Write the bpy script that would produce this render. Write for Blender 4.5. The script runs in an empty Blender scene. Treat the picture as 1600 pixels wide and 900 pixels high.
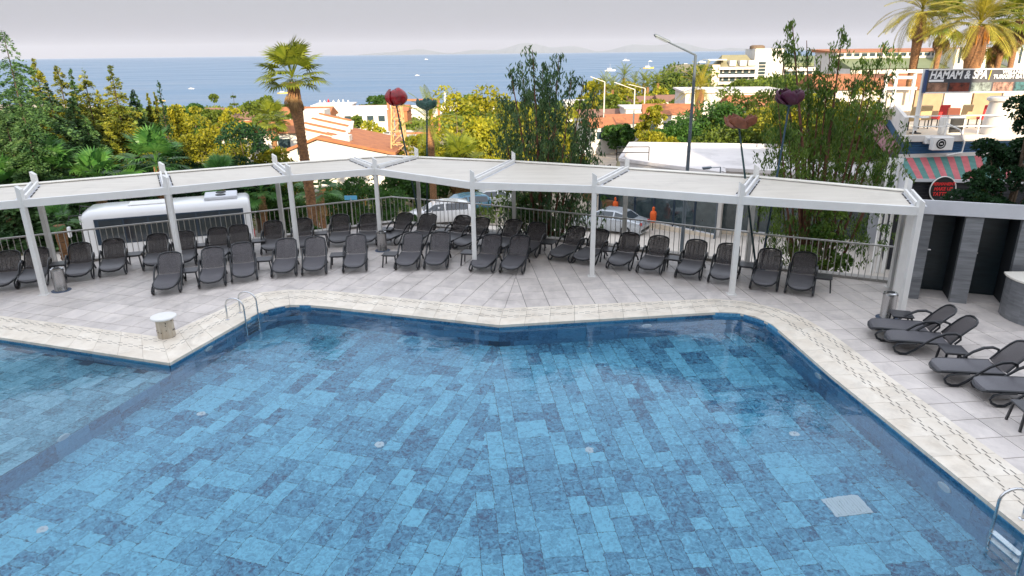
import bpy, bmesh, math, random
import numpy as np
from mathutils import Vector, Matrix, Quaternion
R = math.radians
rnd = random.Random(7)
SC = bpy.context.scene
COL = SC.collection

# ------------------------------------------------------------------ camera
CAM_H = 6.2
F_PX = 1072.0
PITCH = math.atan((450 - 83) / F_PX)
ROLL = 0.0115
FW = Vector((0, math.cos(PITCH), -math.sin(PITCH)))
UP0 = Vector((0, math.sin(PITCH), math.cos(PITCH)))
RT0 = Vector((1, 0, 0))
RT = RT0 * math.cos(ROLL) - UP0 * math.sin(ROLL)
UPV = UP0 * math.cos(ROLL) + RT0 * math.sin(ROLL)
cam = bpy.data.cameras.new('camera')
cam.lens = 36.0 * F_PX / 1600.0
cam.sensor_width = 36.0
cam.clip_start = 0.1
cam.clip_end = 90000.0
cam_o = bpy.data.objects.new('camera', cam)
COL.objects.link(cam_o)
m = Matrix((RT, UPV, -FW)).transposed().to_4x4()
m.translation = Vector((0, 0, CAM_H))
cam_o.matrix_world = m
SC.camera = cam_o

# ------------------------------------------------------------------ sky, sun, exposure
SUN_EL = R(17.0)
SUN_AZ_OFF = R(9.0)            # the sun stands behind the camera and a little to its right
sun_dir = Vector((math.sin(SUN_AZ_OFF) * math.cos(SUN_EL), -math.cos(SUN_AZ_OFF) * math.cos(SUN_EL), math.sin(SUN_EL)))
W = bpy.data.worlds.new("World")
SC.world = W
W.use_nodes = True
wn = W.node_tree
wn.nodes.clear()
sky = wn.nodes.new('ShaderNodeTexSky')
sky.sky_type = 'NISHITA'
sky.sun_disc = False
sky.sun_elevation = SUN_EL
sky.sun_rotation = math.atan2(sun_dir.x, sun_dir.y)
sky.altitude = 30
sky.air_density = 1.2
sky.dust_density = 4.0
sky.ozone_density = 1.0
bg = wn.nodes.new('ShaderNodeBackground')
wo = wn.nodes.new('ShaderNodeOutputWorld')
# thin high haze: the clear sky is evened out towards a pale lavender grey over the whole dome
hz = wn.nodes.new('ShaderNodeMix'); hz.data_type = 'RGBA'
hz.inputs['Factor'].default_value = 0.88
wn.links.new(sky.outputs[0], hz.inputs['A'])
tcw = wn.nodes.new('ShaderNodeTexCoord')
sepw = wn.nodes.new('ShaderNodeSeparateXYZ')
rampw = wn.nodes.new('ShaderNodeValToRGB')
wn.links.new(tcw.outputs['Generated'], sepw.inputs[0])
wn.links.new(sepw.outputs['Z'], rampw.inputs[0])
rampw.color_ramp.elements[0].position = 0.0
rampw.color_ramp.elements[0].color = (0.235, 0.235, 0.27, 1)
rampw.color_ramp.elements[1].position = 0.22
rampw.color_ramp.elements[1].color = (0.355, 0.37, 0.42, 1)
e_ = rampw.color_ramp.elements.new(0.45); e_.color = (0.80, 0.86, 0.99, 1)
e_ = rampw.color_ramp.elements.new(1.0); e_.color = (0.90, 0.95, 1.06, 1)
hs = wn.nodes.new('ShaderNodeVectorMath'); hs.operation = 'SCALE'
hs.inputs['Scale'].default_value = 9.0
wn.links.new(rampw.outputs[0], hs.inputs[0])
wn.links.new(hs.outputs[0], hz.inputs['B'])
bg.inputs['Strength'].default_value = 0.10
wn.links.new(hz.outputs['Result'], bg.inputs[0])
wn.links.new(bg.outputs[0], wo.inputs[0])

sl = bpy.data.lights.new('sun', 'SUN')
sl.energy = 4.7
sl.angle = R(0.5)
sl.color = (1.0, 0.83, 0.60)
so = bpy.data.objects.new('sun', sl)
COL.objects.link(so)
so.rotation_euler = sun_dir.to_track_quat('Z', 'Y').to_euler()
so.location = (0, -60, 80)

SC.view_settings.view_transform = 'Standard'
SC.view_settings.look = 'None'
SC.view_settings.exposure = 1.0
SC.view_settings.gamma = 1.0
SC.view_settings.use_curve_mapping = False
SC.cycles.use_denoising = True
SC.cycles.max_bounces = 8
SC.cycles.diffuse_bounces = 3
SC.cycles.glossy_bounces = 4
SC.cycles.transmission_bounces = 6
SC.cycles.transparent_max_bounces = 12

# ------------------------------------------------------------------ placing helpers
def ray(u, v):
    return FW + RT * ((u - 800) / F_PX) + UPV * ((450 - v) / F_PX)
def G(u, v, z=0.0):
    d = ray(u, v); t = (z - CAM_H) / d.z
    return Vector((d.x * t, d.y * t, z))
def AT(u, v, y):
    d = ray(u, v); t = y / d.y
    return Vector((d.x * t, y, CAM_H + d.z * t))
def interp(x, tab):
    if x <= tab[0][0]: return tab[0][1]
    for (a, p), (b, q) in zip(tab, tab[1:]):
        if x <= b: return p + (q - p) * (x - a) / (b - a)
    return tab[-1][1]
def sstep(a, b, x):
    t = min(1, max(0, (x - a) / (b - a))); return t * t * (3 - 2 * t)
HT = [(-60, -3.4), (29, -3.4), (44, -4.3), (75, -6.6), (113, -9.6), (180, -11.8), (300, -15.4), (330, -16.6)]
SEA_Z = -17.2
def coast(x):
    return 325 + 10 * math.sin(x * .02) + 420 * sstep(70, 170, x) + 60 * sstep(-120, -300, x)
def ht(x, y):
    h = interp(y, HT) if y < 300 else -15.4
    h += 9.5 * sstep(40, 105, x) * sstep(110, 260, y)
    h += 2.5 * sstep(-25, -70, x) * sstep(20, 60, y) * (1 - sstep(150, 260, y))
    c = coast(x)
    if y > c - 30:
        t = sstep(c - 30, c + 12, y)
        h = h * (1 - t) + (SEA_Z - 2.0) * t
    return h

# ------------------------------------------------------------------ object helpers
def tag(o, label=None, cat=None, group=None, kind=None):
    if label: o['label'] = label
    if cat: o['category'] = cat
    if group: o['group'] = group
    if kind: o['kind'] = kind
    return o
def empty(name, loc, rz=0.0):
    o = bpy.data.objects.new(name, None)
    o.empty_display_size = 0.2
    o.location = loc; o.rotation_euler = (0, 0, rz)
    COL.objects.link(o); return o
def kids(o): return list(o.children)
def copy_tree(o, parent=None):
    c = o.copy(); COL.objects.link(c)
    if parent: c.parent = parent
    for ch in kids(o): copy_tree(ch, c)
    return c
def mesh_obj(name, me, parent=None, loc=None, rot=None):
    o = bpy.data.objects.new(name, me); COL.objects.link(o)
    if parent: o.parent = parent
    if loc is not None: o.location = loc
    if rot is not None: o.rotation_euler = rot
    return o
def V(*a): return Vector(a)

class MB:
    """collects boxes, tubes, lathes; build() links them as one mesh object"""
    def __init__(s): s.v = []; s.f = []; s.m = []; s.cm = 0
    def mat(s, i): s.cm = i; return s
    def add(s, vs, fs):
        n = len(s.v); s.v += [tuple(p) for p in vs]
        s.f += [tuple(i + n for i in f) for f in fs]; s.m += [s.cm] * len(fs); return s
    def box(s, c, d, rz=0.0, rx=0.0, ry=0.0, top=1.0):
        M = Matrix.Rotation(rz, 3, 'Z') @ Matrix.Rotation(ry, 3, 'Y') @ Matrix.Rotation(rx, 3, 'X')
        c = Vector(c); vs = []
        for z in (-1, 1):
            k = top if z > 0 else 1.0
            for x, y in ((-1, -1), (1, -1), (1, 1), (-1, 1)):
                vs.append(c + M @ Vector((x * d[0] / 2 * k, y * d[1] / 2 * k, z * d[2] / 2)))
        return s.add(vs, [(3, 2, 1, 0), (4, 5, 6, 7), (0, 1, 5, 4), (1, 2, 6, 5), (2, 3, 7, 6), (3, 0, 4, 7)])
    def bar(s, a, b, w, h=None, up=(0, 0, 1)):
        a = Vector(a); b = Vector(b); h = h or w
        d = (b - a).normalized(); u = Vector(up)
        if abs(d.dot(u)) > .98: u = Vector((0, 1, 0))
        x = d.cross(u).normalized(); y = x.cross(d).normalized()
        vs = []
        for p in (a, b):
            for i, j in ((-1, -1), (1, -1), (1, 1), (-1, 1)): vs.append(p + x * (i * w / 2) + y * (j * h / 2))
        return s.add(vs, [(3, 2, 1, 0), (4, 5, 6, 7), (0, 1, 5, 4), (1, 2, 6, 5), (2, 3, 7, 6), (3, 0, 4, 7)])
    def tube(s, pts, r, n=6, closed=False, cap=True):
        pts = [Vector(p) for p in pts]; N = len(pts)
        rs = r if isinstance(r, (list, tuple)) else [r] * N
        vs = []; prev = None
        for i, p in enumerate(pts):
            if closed: d = (pts[(i + 1) % N] - pts[i - 1])
            else: d = pts[min(i + 1, N - 1)] - pts[max(i - 1, 0)]
            d = d.normalized() if d.length > 1e-9 else Vector((0, 0, 1))
            if prev is None:
                u = Vector((0, 0, 1)) if abs(d.z) < .9 else Vector((1, 0, 0))
                x = d.cross(u).normalized()
            else:
                x = (prev - d * prev.dot(d))
                x = x.normalized() if x.length > 1e-6 else d.orthogonal().normalized()
            prev = x; y = d.cross(x)
            for k in range(n):
                a = 2 * math.pi * k / n
                vs.append(p + x * (math.cos(a) * rs[i]) + y * (math.sin(a) * rs[i]))
        fs = []
        for i in range(N if closed else N - 1):
            j = (i + 1) % N
            for k in range(n):
                l = (k + 1) % n
                fs.append((i * n + k, i * n + l, j * n + l, j * n + k))
        if cap and not closed:
            fs.append(tuple(range(n - 1, -1, -1))); fs.append(tuple((N - 1) * n + k for k in range(n)))
        return s.add(vs, fs)
    def lathe(s, c, prof, n=16):
        c = Vector(c); vs = []; fs = []
        for r, z in prof:
            for k in range(n):
                a = 2 * math.pi * k / n; vs.append(c + Vector((r * math.cos(a), r * math.sin(a), z)))
        for i in range(len(prof) - 1):
            for k in range(n):
                l = (k + 1) % n; fs.append((i * n + k, i * n + l, (i + 1) * n + l, (i + 1) * n + k))
        fs.append(tuple(range(n - 1, -1, -1))); fs.append(tuple((len(prof) - 1) * n + k for k in range(n)))
        return s.add(vs, fs)
    def prism(s, poly, z0, z1):
        n = len(poly)
        a = sum(poly[i][0] * poly[(i + 1) % n][1] - poly[(i + 1) % n][0] * poly[i][1] for i in range(n))
        if a < 0: poly = poly[::-1]
        g0 = z0 if callable(z0) else (lambda p: z0); g1 = z1 if callable(z1) else (lambda p: z1)
        vs = [(p[0], p[1], g0(p)) for p in poly] + [(p[0], p[1], g1(p)) for p in poly]
        return s.add(vs, [tuple(range(n - 1, -1, -1)), tuple(range(n, 2 * n))] + [(i, (i + 1) % n, n + (i + 1) % n, n + i) for i in range(n)])
    def profile(s, pts, a, b, axis_u, axis_v=(0, 0, 1)):
        """extrude the 2-D outline pts (u, v) from point a to point b"""
        a = Vector(a); b = Vector(b); U = Vector(axis_u); Q = Vector(axis_v); n = len(pts)
        vs = [a + U * p[0] + Q * p[1] for p in pts] + [b + U * p[0] + Q * p[1] for p in pts]
        return s.add(vs, [tuple(range(n - 1, -1, -1)), tuple(range(n, 2 * n))] + [(i, (i + 1) % n, n + (i + 1) % n, n + i) for i in range(n)])
    def mesh(s, name, mats, smooth=False):
        me = bpy.data.meshes.new(name)
        me.from_pydata(s.v, [], s.f)
        for mt in (mats if isinstance(mats, (list, tuple)) else [mats]): me.materials.append(mt)
        me.polygons.foreach_set('material_index', s.m)
        bm = bmesh.new(); bm.from_mesh(me)
        bmesh.ops.recalc_face_normals(bm, faces=bm.faces)
        bm.to_mesh(me); bm.free()
        if smooth:
            me.polygons.foreach_set('use_smooth', [True] * len(me.polygons))
            try: me.set_sharp_from_angle(angle=R(40))
            except Exception: pass
        me.update(); return me
    def build(s, name, mats, parent=None, world=False, smooth=False, bevel=0.0):
        if world and parent is not None:
            l = parent.location; M = Matrix.Rotation(-parent.rotation_euler.z, 3, 'Z')
            s.v = [tuple(M @ (Vector(p) - l)) for p in s.v]
        o = mesh_obj(name, s.mesh(name, mats, smooth), parent)
        if bevel:
            b = o.modifiers.new('bevel', 'BEVEL'); b.width = bevel; b.segments = 1; b.limit_method = 'ANGLE'
        return o
def np_mesh(name, verts, faces, mats, smooth=False):
    """verts (n,3); faces (m,k) all the same size"""
    verts = np.asarray(verts, dtype=np.float32); faces = np.asarray(faces, dtype=np.int32)
    me = bpy.data.meshes.new(name)
    k = faces.shape[1]
    me.vertices.add(len(verts)); me.vertices.foreach_set('co', verts.ravel())
    me.loops.add(faces.size); me.loops.foreach_set('vertex_index', faces.ravel())
    me.polygons.add(len(faces))
    me.polygons.foreach_set('loop_start', np.arange(0, faces.size, k, dtype=np.int32))
    me.update(calc_edges=True)
    for mt in (mats if isinstance(mats, (list, tuple)) else [mats]): me.materials.append(mt)
    if smooth: me.polygons.foreach_set('use_smooth', [True] * len(me.polygons))
    return me

# ------------------------------------------------------------------ materials
def newmat(name):
    mt = bpy.data.materials.new(name); mt.use_nodes = True
    nt = mt.node_tree; b = nt.nodes['Principled BSDF']
    return mt, nt, b
def mat(name, col, rough=0.6, metal=0.0, var=0.0, scale=8.0, bump=0.0, bscale=None, alpha=1.0, col2=None, spec=0.5, objvar=0.0, stretch=None, coat=0.0, detail=5.0):
    mt, nt, b = newmat(name)
    b.inputs['Roughness'].default_value = rough
    b.inputs['Metallic'].default_value = metal
    b.inputs['Specular IOR Level'].default_value = spec
    b.inputs['Coat Weight'].default_value = coat
    b.inputs['Base Color'].default_value = (*col, 1)
    if alpha < 1: b.inputs['Alpha'].default_value = alpha
    if var or col2 or bump or objvar:
        tc = nt.nodes.new('ShaderNodeNewGeometry')
        mp = nt.nodes.new('ShaderNodeMapping')
        if stretch: mp.inputs['Scale'].default_value = stretch
        nt.links.new(tc.outputs['Position'], mp.inputs[0])
        oi = nt.nodes.new('ShaderNodeObjectInfo')
        if objvar:
            cx = nt.nodes.new('ShaderNodeCombineXYZ')
            ml = nt.nodes.new('ShaderNodeMath'); ml.operation = 'MULTIPLY'; ml.inputs[1].default_value = 37.0
            nt.links.new(oi.outputs['Random'], ml.inputs[0])
            for k in range(3): nt.links.new(ml.outputs[0], cx.inputs[k])
            nt.links.new(cx.outputs[0], mp.inputs['Location'])
        nz = nt.nodes.new('ShaderNodeTexNoise')
        nz.inputs['Scale'].default_value = scale; nz.inputs['Detail'].default_value = detail
        nz.inputs['Roughness'].default_value = 0.62
        nt.links.new(mp.outputs[0], nz.inputs['Vector'])
        mr = nt.nodes.new('ShaderNodeMapRange')
        mr.inputs['From Min'].default_value = 0.3; mr.inputs['From Max'].default_value = 0.7
        nt.links.new(nz.outputs['Fac'], mr.inputs[0])
        mx = nt.nodes.new('ShaderNodeMix'); mx.data_type = 'RGBA'
        c2 = col2 or tuple(c * (1 - var) for c in col)
        mx.inputs['A'].default_value = (*c2, 1); mx.inputs['B'].default_value = (*(col if col2 else tuple(c * (1 + var * .5) for c in col)), 1)
        nt.links.new(mr.outputs[0], mx.inputs['Factor'])
        out = mx.outputs['Result']
        if objvar:
            h = nt.nodes.new('ShaderNodeHueSaturation')
            m2 = nt.nodes.new('ShaderNodeMapRange')
            m2.inputs['To Min'].default_value = 1 - objvar; m2.inputs['To Max'].default_value = 1 + objvar
            nt.links.new(oi.outputs['Random'], m2.inputs[0])
            nt.links.new(m2.outputs[0], h.inputs['Value']); nt.links.new(out, h.inputs['Color'])
            out = h.outputs[0]
        nt.links.new(out, b.inputs['Base Color'])
        if bump:
            n2 = nz
            if bscale:
                n2 = nt.nodes.new('ShaderNodeTexNoise'); n2.inputs['Scale'].default_value = bscale; n2.inputs['Detail'].default_value = 4
                nt.links.new(mp.outputs[0], n2.inputs['Vector'])
            bp = nt.nodes.new('ShaderNodeBump'); bp.inputs['Strength'].default_value = min(1, bump)
            bp.inputs['Distance'].default_value = 0.02 * max(1, bump)
            nt.links.new(n2.outputs['Fac'], bp.inputs['Height']); nt.links.new(bp.outputs[0], b.inputs['Normal'])
    return mt
def leafmat(name, c1, c2, rough=0.55, trans=0.35, hue=0.0):
    mt, nt, b = newmat(name)
    g = nt.nodes.new('ShaderNodeNewGeometry'); oi = nt.nodes.new('ShaderNodeObjectInfo')
    mx = nt.nodes.new('ShaderNodeMix'); mx.data_type = 'RGBA'
    mx.inputs['A'].default_value = (*c1, 1); mx.inputs['B'].default_value = (*c2, 1)
    nz = nt.nodes.new('ShaderNodeTexNoise'); nz.inputs['Scale'].default_value = 0.9; nz.inputs['Detail'].default_value = 2
    nt.links.new(g.outputs['Position'], nz.inputs['Vector'])
    ad = nt.nodes.new('ShaderNodeMath'); ad.operation = 'MULTIPLY_ADD'; ad.inputs[1].default_value = 0.6
    sb = nt.nodes.new('ShaderNodeMath'); sb.operation = 'MULTIPLY_ADD'; sb.inputs[1].default_value = 1.6; sb.inputs[2].default_value = -0.6
    nt.links.new(nz.outputs['Fac'], sb.inputs[0])
    nt.links.new(g.outputs['Random Per Island'], ad.inputs[0]); nt.links.new(sb.outputs[0], ad.inputs[2])
    ad.use_clamp = True
    nt.links.new(ad.outputs[0], mx.inputs['Factor'])
    h = nt.nodes.new('ShaderNodeHueSaturation')
    m2 = nt.nodes.new('ShaderNodeMapRange'); m2.inputs['To Min'].default_value = 0.8; m2.inputs['To Max'].default_value = 1.2
    nt.links.new(oi.outputs['Random'], m2.inputs[0]); nt.links.new(m2.outputs[0], h.inputs['Value'])
    nt.links.new(mx.outputs['Result'], h.inputs['Color'])
    nt.links.new(h.outputs[0], b.inputs['Base Color'])
    b.inputs['Roughness'].default_value = rough
    b.inputs['Specular IOR Level'].default_value = 0.3
    tr = nt.nodes.new('ShaderNodeBsdfTranslucent'); nt.links.new(h.outputs[0], tr.inputs['Color'])
    ms = nt.nodes.new('ShaderNodeMixShader'); ms.inputs[0].default_value = trans
    nt.links.new(b.outputs[0], ms.inputs[1]); nt.links.new(tr.outputs[0], ms.inputs[2])
    nt.links.new(ms.outputs[0], nt.nodes['Material Output'].inputs['Surface'])
    return mt
M = {}
M['white'] = mat('white_paint', (.78, .77, .74), .45, var=.06, scale=3)
M['cream'] = mat('cream_panel', (.80, .76, .67), .55, var=.10, scale=1.3, bump=.15, bscale=5)
M['greywhite'] = mat('grey_white', (.62, .63, .66), .5, var=.08, scale=2)
M['chrome'] = mat('steel', (.62, .63, .64), .22, metal=1)
M['galv'] = mat('galvanised', (.50, .49, .47), .4, metal=.75, var=.2, scale=6)
M['dark'] = mat('charcoal_plastic', (.016, .018, .022), .32, var=.3, scale=5, coat=.15)
M['sling'] = mat('sling', (.115, .112, .122), .38, var=.22, scale=60, alpha=1)  # seat cloth paler than the back: sky sheen put into its colour
M['sling_back'] = mat('sling_back', (.085, .076, .080), .45, var=.25, scale=60, alpha=.74)
M['glass_dark'] = mat('dark_glass', (.02, .03, .035), .06, spec=.9)
M['black'] = mat('black', (.012, .013, .015), .5)
M['rubber'] = mat('rubber', (.02, .02, .02), .8)
M['deck'] = mat('deck_tile', (.72, .655, .60), .42, col2=(.56, .51, .48), scale=2.4, objvar=.07, stretch=(1, .35, 1), bump=.08, bscale=30)
M['grout'] = mat('grout', (.15, .14, .13), .9)
M['coping'] = mat('coping_stone', (.82, .755, .65), .55, col2=(.68, .60, .49), scale=2.2, objvar=.05, bump=.15, bscale=25)
M['slot'] = mat('slot', (.10, .09, .08), .9)
M['concrete'] = mat('concrete', (.42, .40, .37), .85, var=.3, scale=1.2, bump=.3, bscale=12)

def stain(mt, scale, amount, lo=.45, hi=.62):
    """larger irregular stains laid over a material's own colour"""
    nt = mt.node_tree; b = nt.nodes['Principled BSDF']; src = b.inputs['Base Color'].links[0].from_socket
    g = nt.nodes.new('ShaderNodeNewGeometry'); n = nt.nodes.new('ShaderNodeTexNoise')
    n.inputs['Scale'].default_value = scale; n.inputs['Detail'].default_value = 7; n.inputs['Roughness'].default_value = .7; n.inputs['Distortion'].default_value = .8
    nt.links.new(g.outputs['Position'], n.inputs['Vector'])
    r = nt.nodes.new('ShaderNodeMapRange'); r.inputs['From Min'].default_value = lo; r.inputs['From Max'].default_value = hi
    r.inputs['To Min'].default_value = 1.0; r.inputs['To Max'].default_value = 1 - amount
    nt.links.new(n.outputs['Fac'], r.inputs[0])
    v = nt.nodes.new('ShaderNodeVectorMath'); v.operation = 'SCALE'
    nt.links.new(src, v.inputs[0]); nt.links.new(r.outputs[0], v.inputs['Scale']); nt.links.new(v.outputs[0], b.inputs['Base Color'])
stain(M['deck'], .9, .20); stain(M['coping'], 1.4, .16, .5, .66)
# ------------------------------------------------------------------ terrain, sea
def build_ground():
    xs = np.concatenate([np.linspace(-900, -140, 24), np.linspace(-130, 150, 113), np.linspace(165, 1500, 30)])
    ys = np.concatenate([np.linspace(-200, 20, 12), np.linspace(24, 130, 48), np.linspace(134, 400, 60), np.linspace(415, 900, 24)])
    X, Y = np.meshgrid(xs, ys, indexing='ij')
    Z = np.vectorize(ht)(X, Y)
    v = np.stack([X, Y, Z], -1).reshape(-1, 3)
    nx, ny = len(xs), len(ys)
    i = np.arange(nx - 1)[:, None] * ny + np.arange(ny - 1)[None, :]
    f = np.stack([i, i + ny, i + ny + 1, i + 1], -1).reshape(-1, 4)
    o = mesh_obj('ground', np_mesh('ground', v, f, M['ground'], smooth=True)); o['kind'] = 'structure'
M['ground'] = mat('ground', (.16, .145, .075), .95, col2=(.30, .24, .13), scale=.09, bump=.4, bscale=2)
mt, nt, b = newmat('sea'); M['sea'] = mt
b.inputs['Base Color'].default_value = (.085, .165, .27, 1)
b.inputs['Roughness'].default_value = .22
g = nt.nodes.new('ShaderNodeNewGeometry'); mp = nt.nodes.new('ShaderNodeMapping'); mp.inputs['Scale'].default_value = (.012, .05, .05)
nt.links.new(g.outputs['Position'], mp.inputs[0])
nz = nt.nodes.new('ShaderNodeTexNoise'); nz.inputs['Scale'].default_value = .5; nz.inputs['Detail'].default_value = 6
nt.links.new(mp.outputs[0], nz.inputs['Vector'])
mr = nt.nodes.new('ShaderNodeMapRange'); mr.inputs['From Min'].default_value = .35; mr.inputs['From Max'].default_value = .65
mr.inputs['To Min'].default_value = .28; mr.inputs['To Max'].default_value = .50
nt.links.new(nz.outputs['Fac'], mr.inputs[0]); nt.links.new(mr.outputs[0], b.inputs['Roughness'])
n2 = nt.nodes.new('ShaderNodeTexNoise'); n2.inputs['Scale'].default_value = .35; n2.inputs['Detail'].default_value = 3
nt.links.new(g.outputs['Position'], n2.inputs['Vector'])
bp = nt.nodes.new('ShaderNodeBump'); bp.inputs['Strength'].default_value = .6; bp.inputs['Distance'].default_value = .5
nt.links.new(n2.outputs['Fac'], bp.inputs['Height']); nt.links.new(bp.outputs[0], b.inputs['Normal'])
build_ground()
sea = MB().add([(-70000, 200, SEA_Z), (70000, 200, SEA_Z), (70000, 80000, SEA_Z), (-70000, 80000, SEA_Z)], [(0, 1, 2, 3)]).build('sea_water', M['sea'])
sea['kind'] = 'structure'
# faint hills on the far shore
def far_hills():
    n = 60; v = []; f = []
    pr_ = [AT(560 + 12 * k, 0, 42000).x for k in range(n)]
    r2 = random.Random(4)
    hts = []
    for k in range(n):
        t = k / (n - 1)
        hts.append(SEA_Z + 560 * (math.sin(math.pi * t) ** .6) * (.55 + .3 * math.sin(k * .35) + .18 * math.sin(k * .9 + 1) + .07 * r2.random()))
    for x, h in zip(pr_, hts):
        v += [(x, 39000, SEA_Z - 5), (x, 42000, max(SEA_Z, h)), (x, 46000, SEA_Z - 5)]
    for k in range(n - 1):
        for j in (0, 1): f.append((3 * k + j, 3 * k + 3 + j, 3 * k + 4 + j, 3 * k + 1 + j))
    me = bpy.data.meshes.new('hills'); me.from_pydata(v, [], f); me.materials.append(M['hills'])
    o = mesh_obj('hills', me); o['kind'] = 'structure'
M['hills'] = mat('far_hills', (.16, .18, .19), 1.0, var=.05, scale=.001, spec=0)
# far_hills is only built once the air is in place

# ------------------------------------------------------------------ deck
def unit(a): return Vector(a).normalized()
POOL_IN = [(-18, 16.82), (-12.07, 14.96), (-7.36, 13.42), (-7.17, 14.08), (-6.58, 16.1), (-6.45, 16.45), (-6.18, 16.78), (-5.85, 16.95), (-5.39, 16.94), (-4.68, 16.75),
           (-.32, 15.36), (5.2, 16.06), (5.62, 16.0), (5.99, 15.72), (6.22, 15.2), (6.30, 14.2), (6.41, 12.44), (6.92, 7.74), (7.32, 3.2)]
POOL_OUT = [(-18, 17.92), (-12.07, 16.06), (-8.22, 14.84), (-8.05, 15.3), (-7.45, 16.85), (-7.22, 17.5), (-6.95, 17.95), (-6.27, 18.17), (-5.36, 18.10), (-4.6, 17.88),
            (-.22, 16.49), (5.3, 17.02), (6.1, 16.80), (6.71, 16.25), (7.12, 15.6), (7.36, 14.5), (7.50, 12.55), (7.93, 7.8), (8.34, 3.2)]
FENCE = [(-19.6, 18.05), (-15.4, 20.2), (-12.5, 21.75), (-9.3, 23.35), (-5.75, 25.3), (-4.55, 25.95), (-1.5, 24.6), (2.19, 22.72), (4.54, 21.47), (7.86, 19.45), (10.62, 18.1)]
deck = empty('deck', (0, 18, 0)); deck['kind'] = 'structure'
SEAM_A = Vector((-.27, 15.9)); SEAM_B = Vector((.75, 24.5))
seam_n = Vector(((SEAM_B - SEAM_A).y, -(SEAM_B - SEAM_A).x)).normalized()      # points right
def clip(poly, p0, n):
    out = []
    for i in range(len(poly)):
        a = Vector(poly[i]); b2 = Vector(poly[(i + 1) % len(poly)])
        da = (a - p0).dot(n); db = (b2 - p0).dot(n)
        if da >= 0: out.append(a)
        if da * db < 0: out.append(a + (b2 - a) * (da / (da - db)))
    return out
def inside(poly, x, y):
    c = False; n = len(poly)
    for i in range(n):
        x1, y1 = poly[i]; x2, y2 = poly[(i + 1) % n]
        if (y1 > y) != (y2 > y) and x < (x2 - x1) * (y - y1) / (y2 - y1) + x1: c = not c
    return c
DECK_OUT = [(x, y) for x, y in FENCE] + [(11.0, 18.05), (14.5, 16.7), (14.8, 3.2)]
DECK_POLY = [(-19.6, 18.4)] + DECK_OUT[1:] + POOL_OUT[::-1]
def near_edge(pts, poly):
    return all(inside(poly, *p) for p in pts)
TS = .6
tile_sq = MB(); h = TS / 2 - .0075
tile_sq.add([(-h, -h, -.03), (h, -h, -.03), (h, h, -.03), (-h, h, -.03), (-h, -h, -.004), (h, -h, -.004), (h, h, -.004), (-h, h, -.004),
             (-h + .004, -h + .004, 0), (h - .004, -h + .004, 0), (h - .004, h - .004, 0), (-h + .004, h - .004, 0)],
            [(0, 1, 5, 4), (1, 2, 6, 5), (2, 3, 7, 6), (3, 0, 4, 7), (4, 5, 9, 8), (5, 6, 10, 9), (6, 7, 11, 10), (7, 4, 8, 11), (8, 9, 10, 11)])
TILE_ME = tile_sq.mesh('tile', M['deck'])
FEN_IN = FENCE
def deck_region(org, ang, sgn):
    res = []
    ca, sa = math.cos(ang), math.sin(ang)
    for i in range(-45, 46):
        for j in range(-35, 36):
            cx = org[0] + ca * (i + .5) * TS - sa * (j + .5) * TS; cy = org[1] + sa * (i + .5) * TS + ca * (j + .5) * TS
            if not (-19 < cx < 14.6 and 3.2 < cy < 27): continue
            q = [(cx + ca * a * h - sa * b_ * h, cy + sa * a * h + ca * b_ * h) for a, b_ in ((-1, -1), (1, -1), (1, 1), (-1, 1))]
            ins = [inside(DECK_POLY, *p) for p in q]
            if not any(ins) and not inside(DECK_POLY, cx, cy): continue
            if inside(POOL_POLY_B, cx, cy): continue
            d = [(Vector(p) - SEAM_A).dot(seam_n) * sgn for p in q]
            if max(d) <= .01: continue
            poly = None
            if min(d) < 0: poly = clip(q, SEAM_A + seam_n * sgn * .006, seam_n * sgn)
            # cut back at the outer edge (fence line)
            qq = poly or [Vector(p) for p in q]
            changed = poly is not None
            for (a, b2) in zip(DECK_OUT, DECK_OUT[1:]):
                a = Vector(a); b2 = Vector(b2); e = b2 - a; nrm = Vector((e.y, -e.x)).normalized()   # inward
                dd = [(p - a).dot(nrm) for p in qq]; tt = [(p - a).dot(e) / e.length_squared for p in qq]
                if min(dd) < 0 and max(dd) > -1.0 and max(tt) > -.05 and min(tt) < 1.05:
                    qq = clip(qq, a, nrm); changed = True
                    if len(qq) < 3: break
            if len(qq) < 3: continue
            res.append((cx, cy, ang, qq if changed else None))
    return res
POOL_POLY_B = POOL_IN + [(-18, 3.2)]
tiles = deck_region((-5.36, 18.10), R(-17.3), -1) + deck_region((-.22, 16.49), R(5.6), 1)
tiles.sort(key=lambda t: t[0] ** 2 + t[1] ** 2)
def in_view(x, y, z=0):
    p = Vector((x, y, z - CAM_H)); w = p.dot(FW)
    if w < 1: return False
    u = 800 + F_PX * p.dot(RT) / w; v = 450 - F_PX * p.dot(UPV) / w
    return -20 < u < 1620 and -20 < v < 920
vis = [t for t in tiles if in_view(t[0], t[1])]
inv = [t for t in tiles if not in_view(t[0], t[1])]
stuff = MB(); nt_ = 0
for k, (cx, cy, ang, qq) in enumerate(vis + inv):
    if k < 300 and k < len(vis):
        if qq is None:
            mesh_obj('tile', TILE_ME, deck, (cx, cy - 18, 0), (0, 0, ang))
        else:
            c = sum(qq, Vector((0, 0))) / len(qq)
            o = MB().prism([tuple(p - c) for p in qq], -.03, 0).build('tile', M['deck'], deck); o.location = (c.x, c.y - 18, 0)
    else:
        p = qq or [Vector((cx + math.cos(ang) * a * h - math.sin(ang) * b_ * h, cy + math.sin(ang) * a * h + math.cos(ang) * b_ * h)) for a, b_ in ((-1, -1), (1, -1), (1, 1), (-1, 1))]
        stuff.prism([(q.x, q.y) for q in p], -.03, -.0005)
o = stuff.build('paving_tiles', M['deck'], deck, world=True) if False else None
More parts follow.
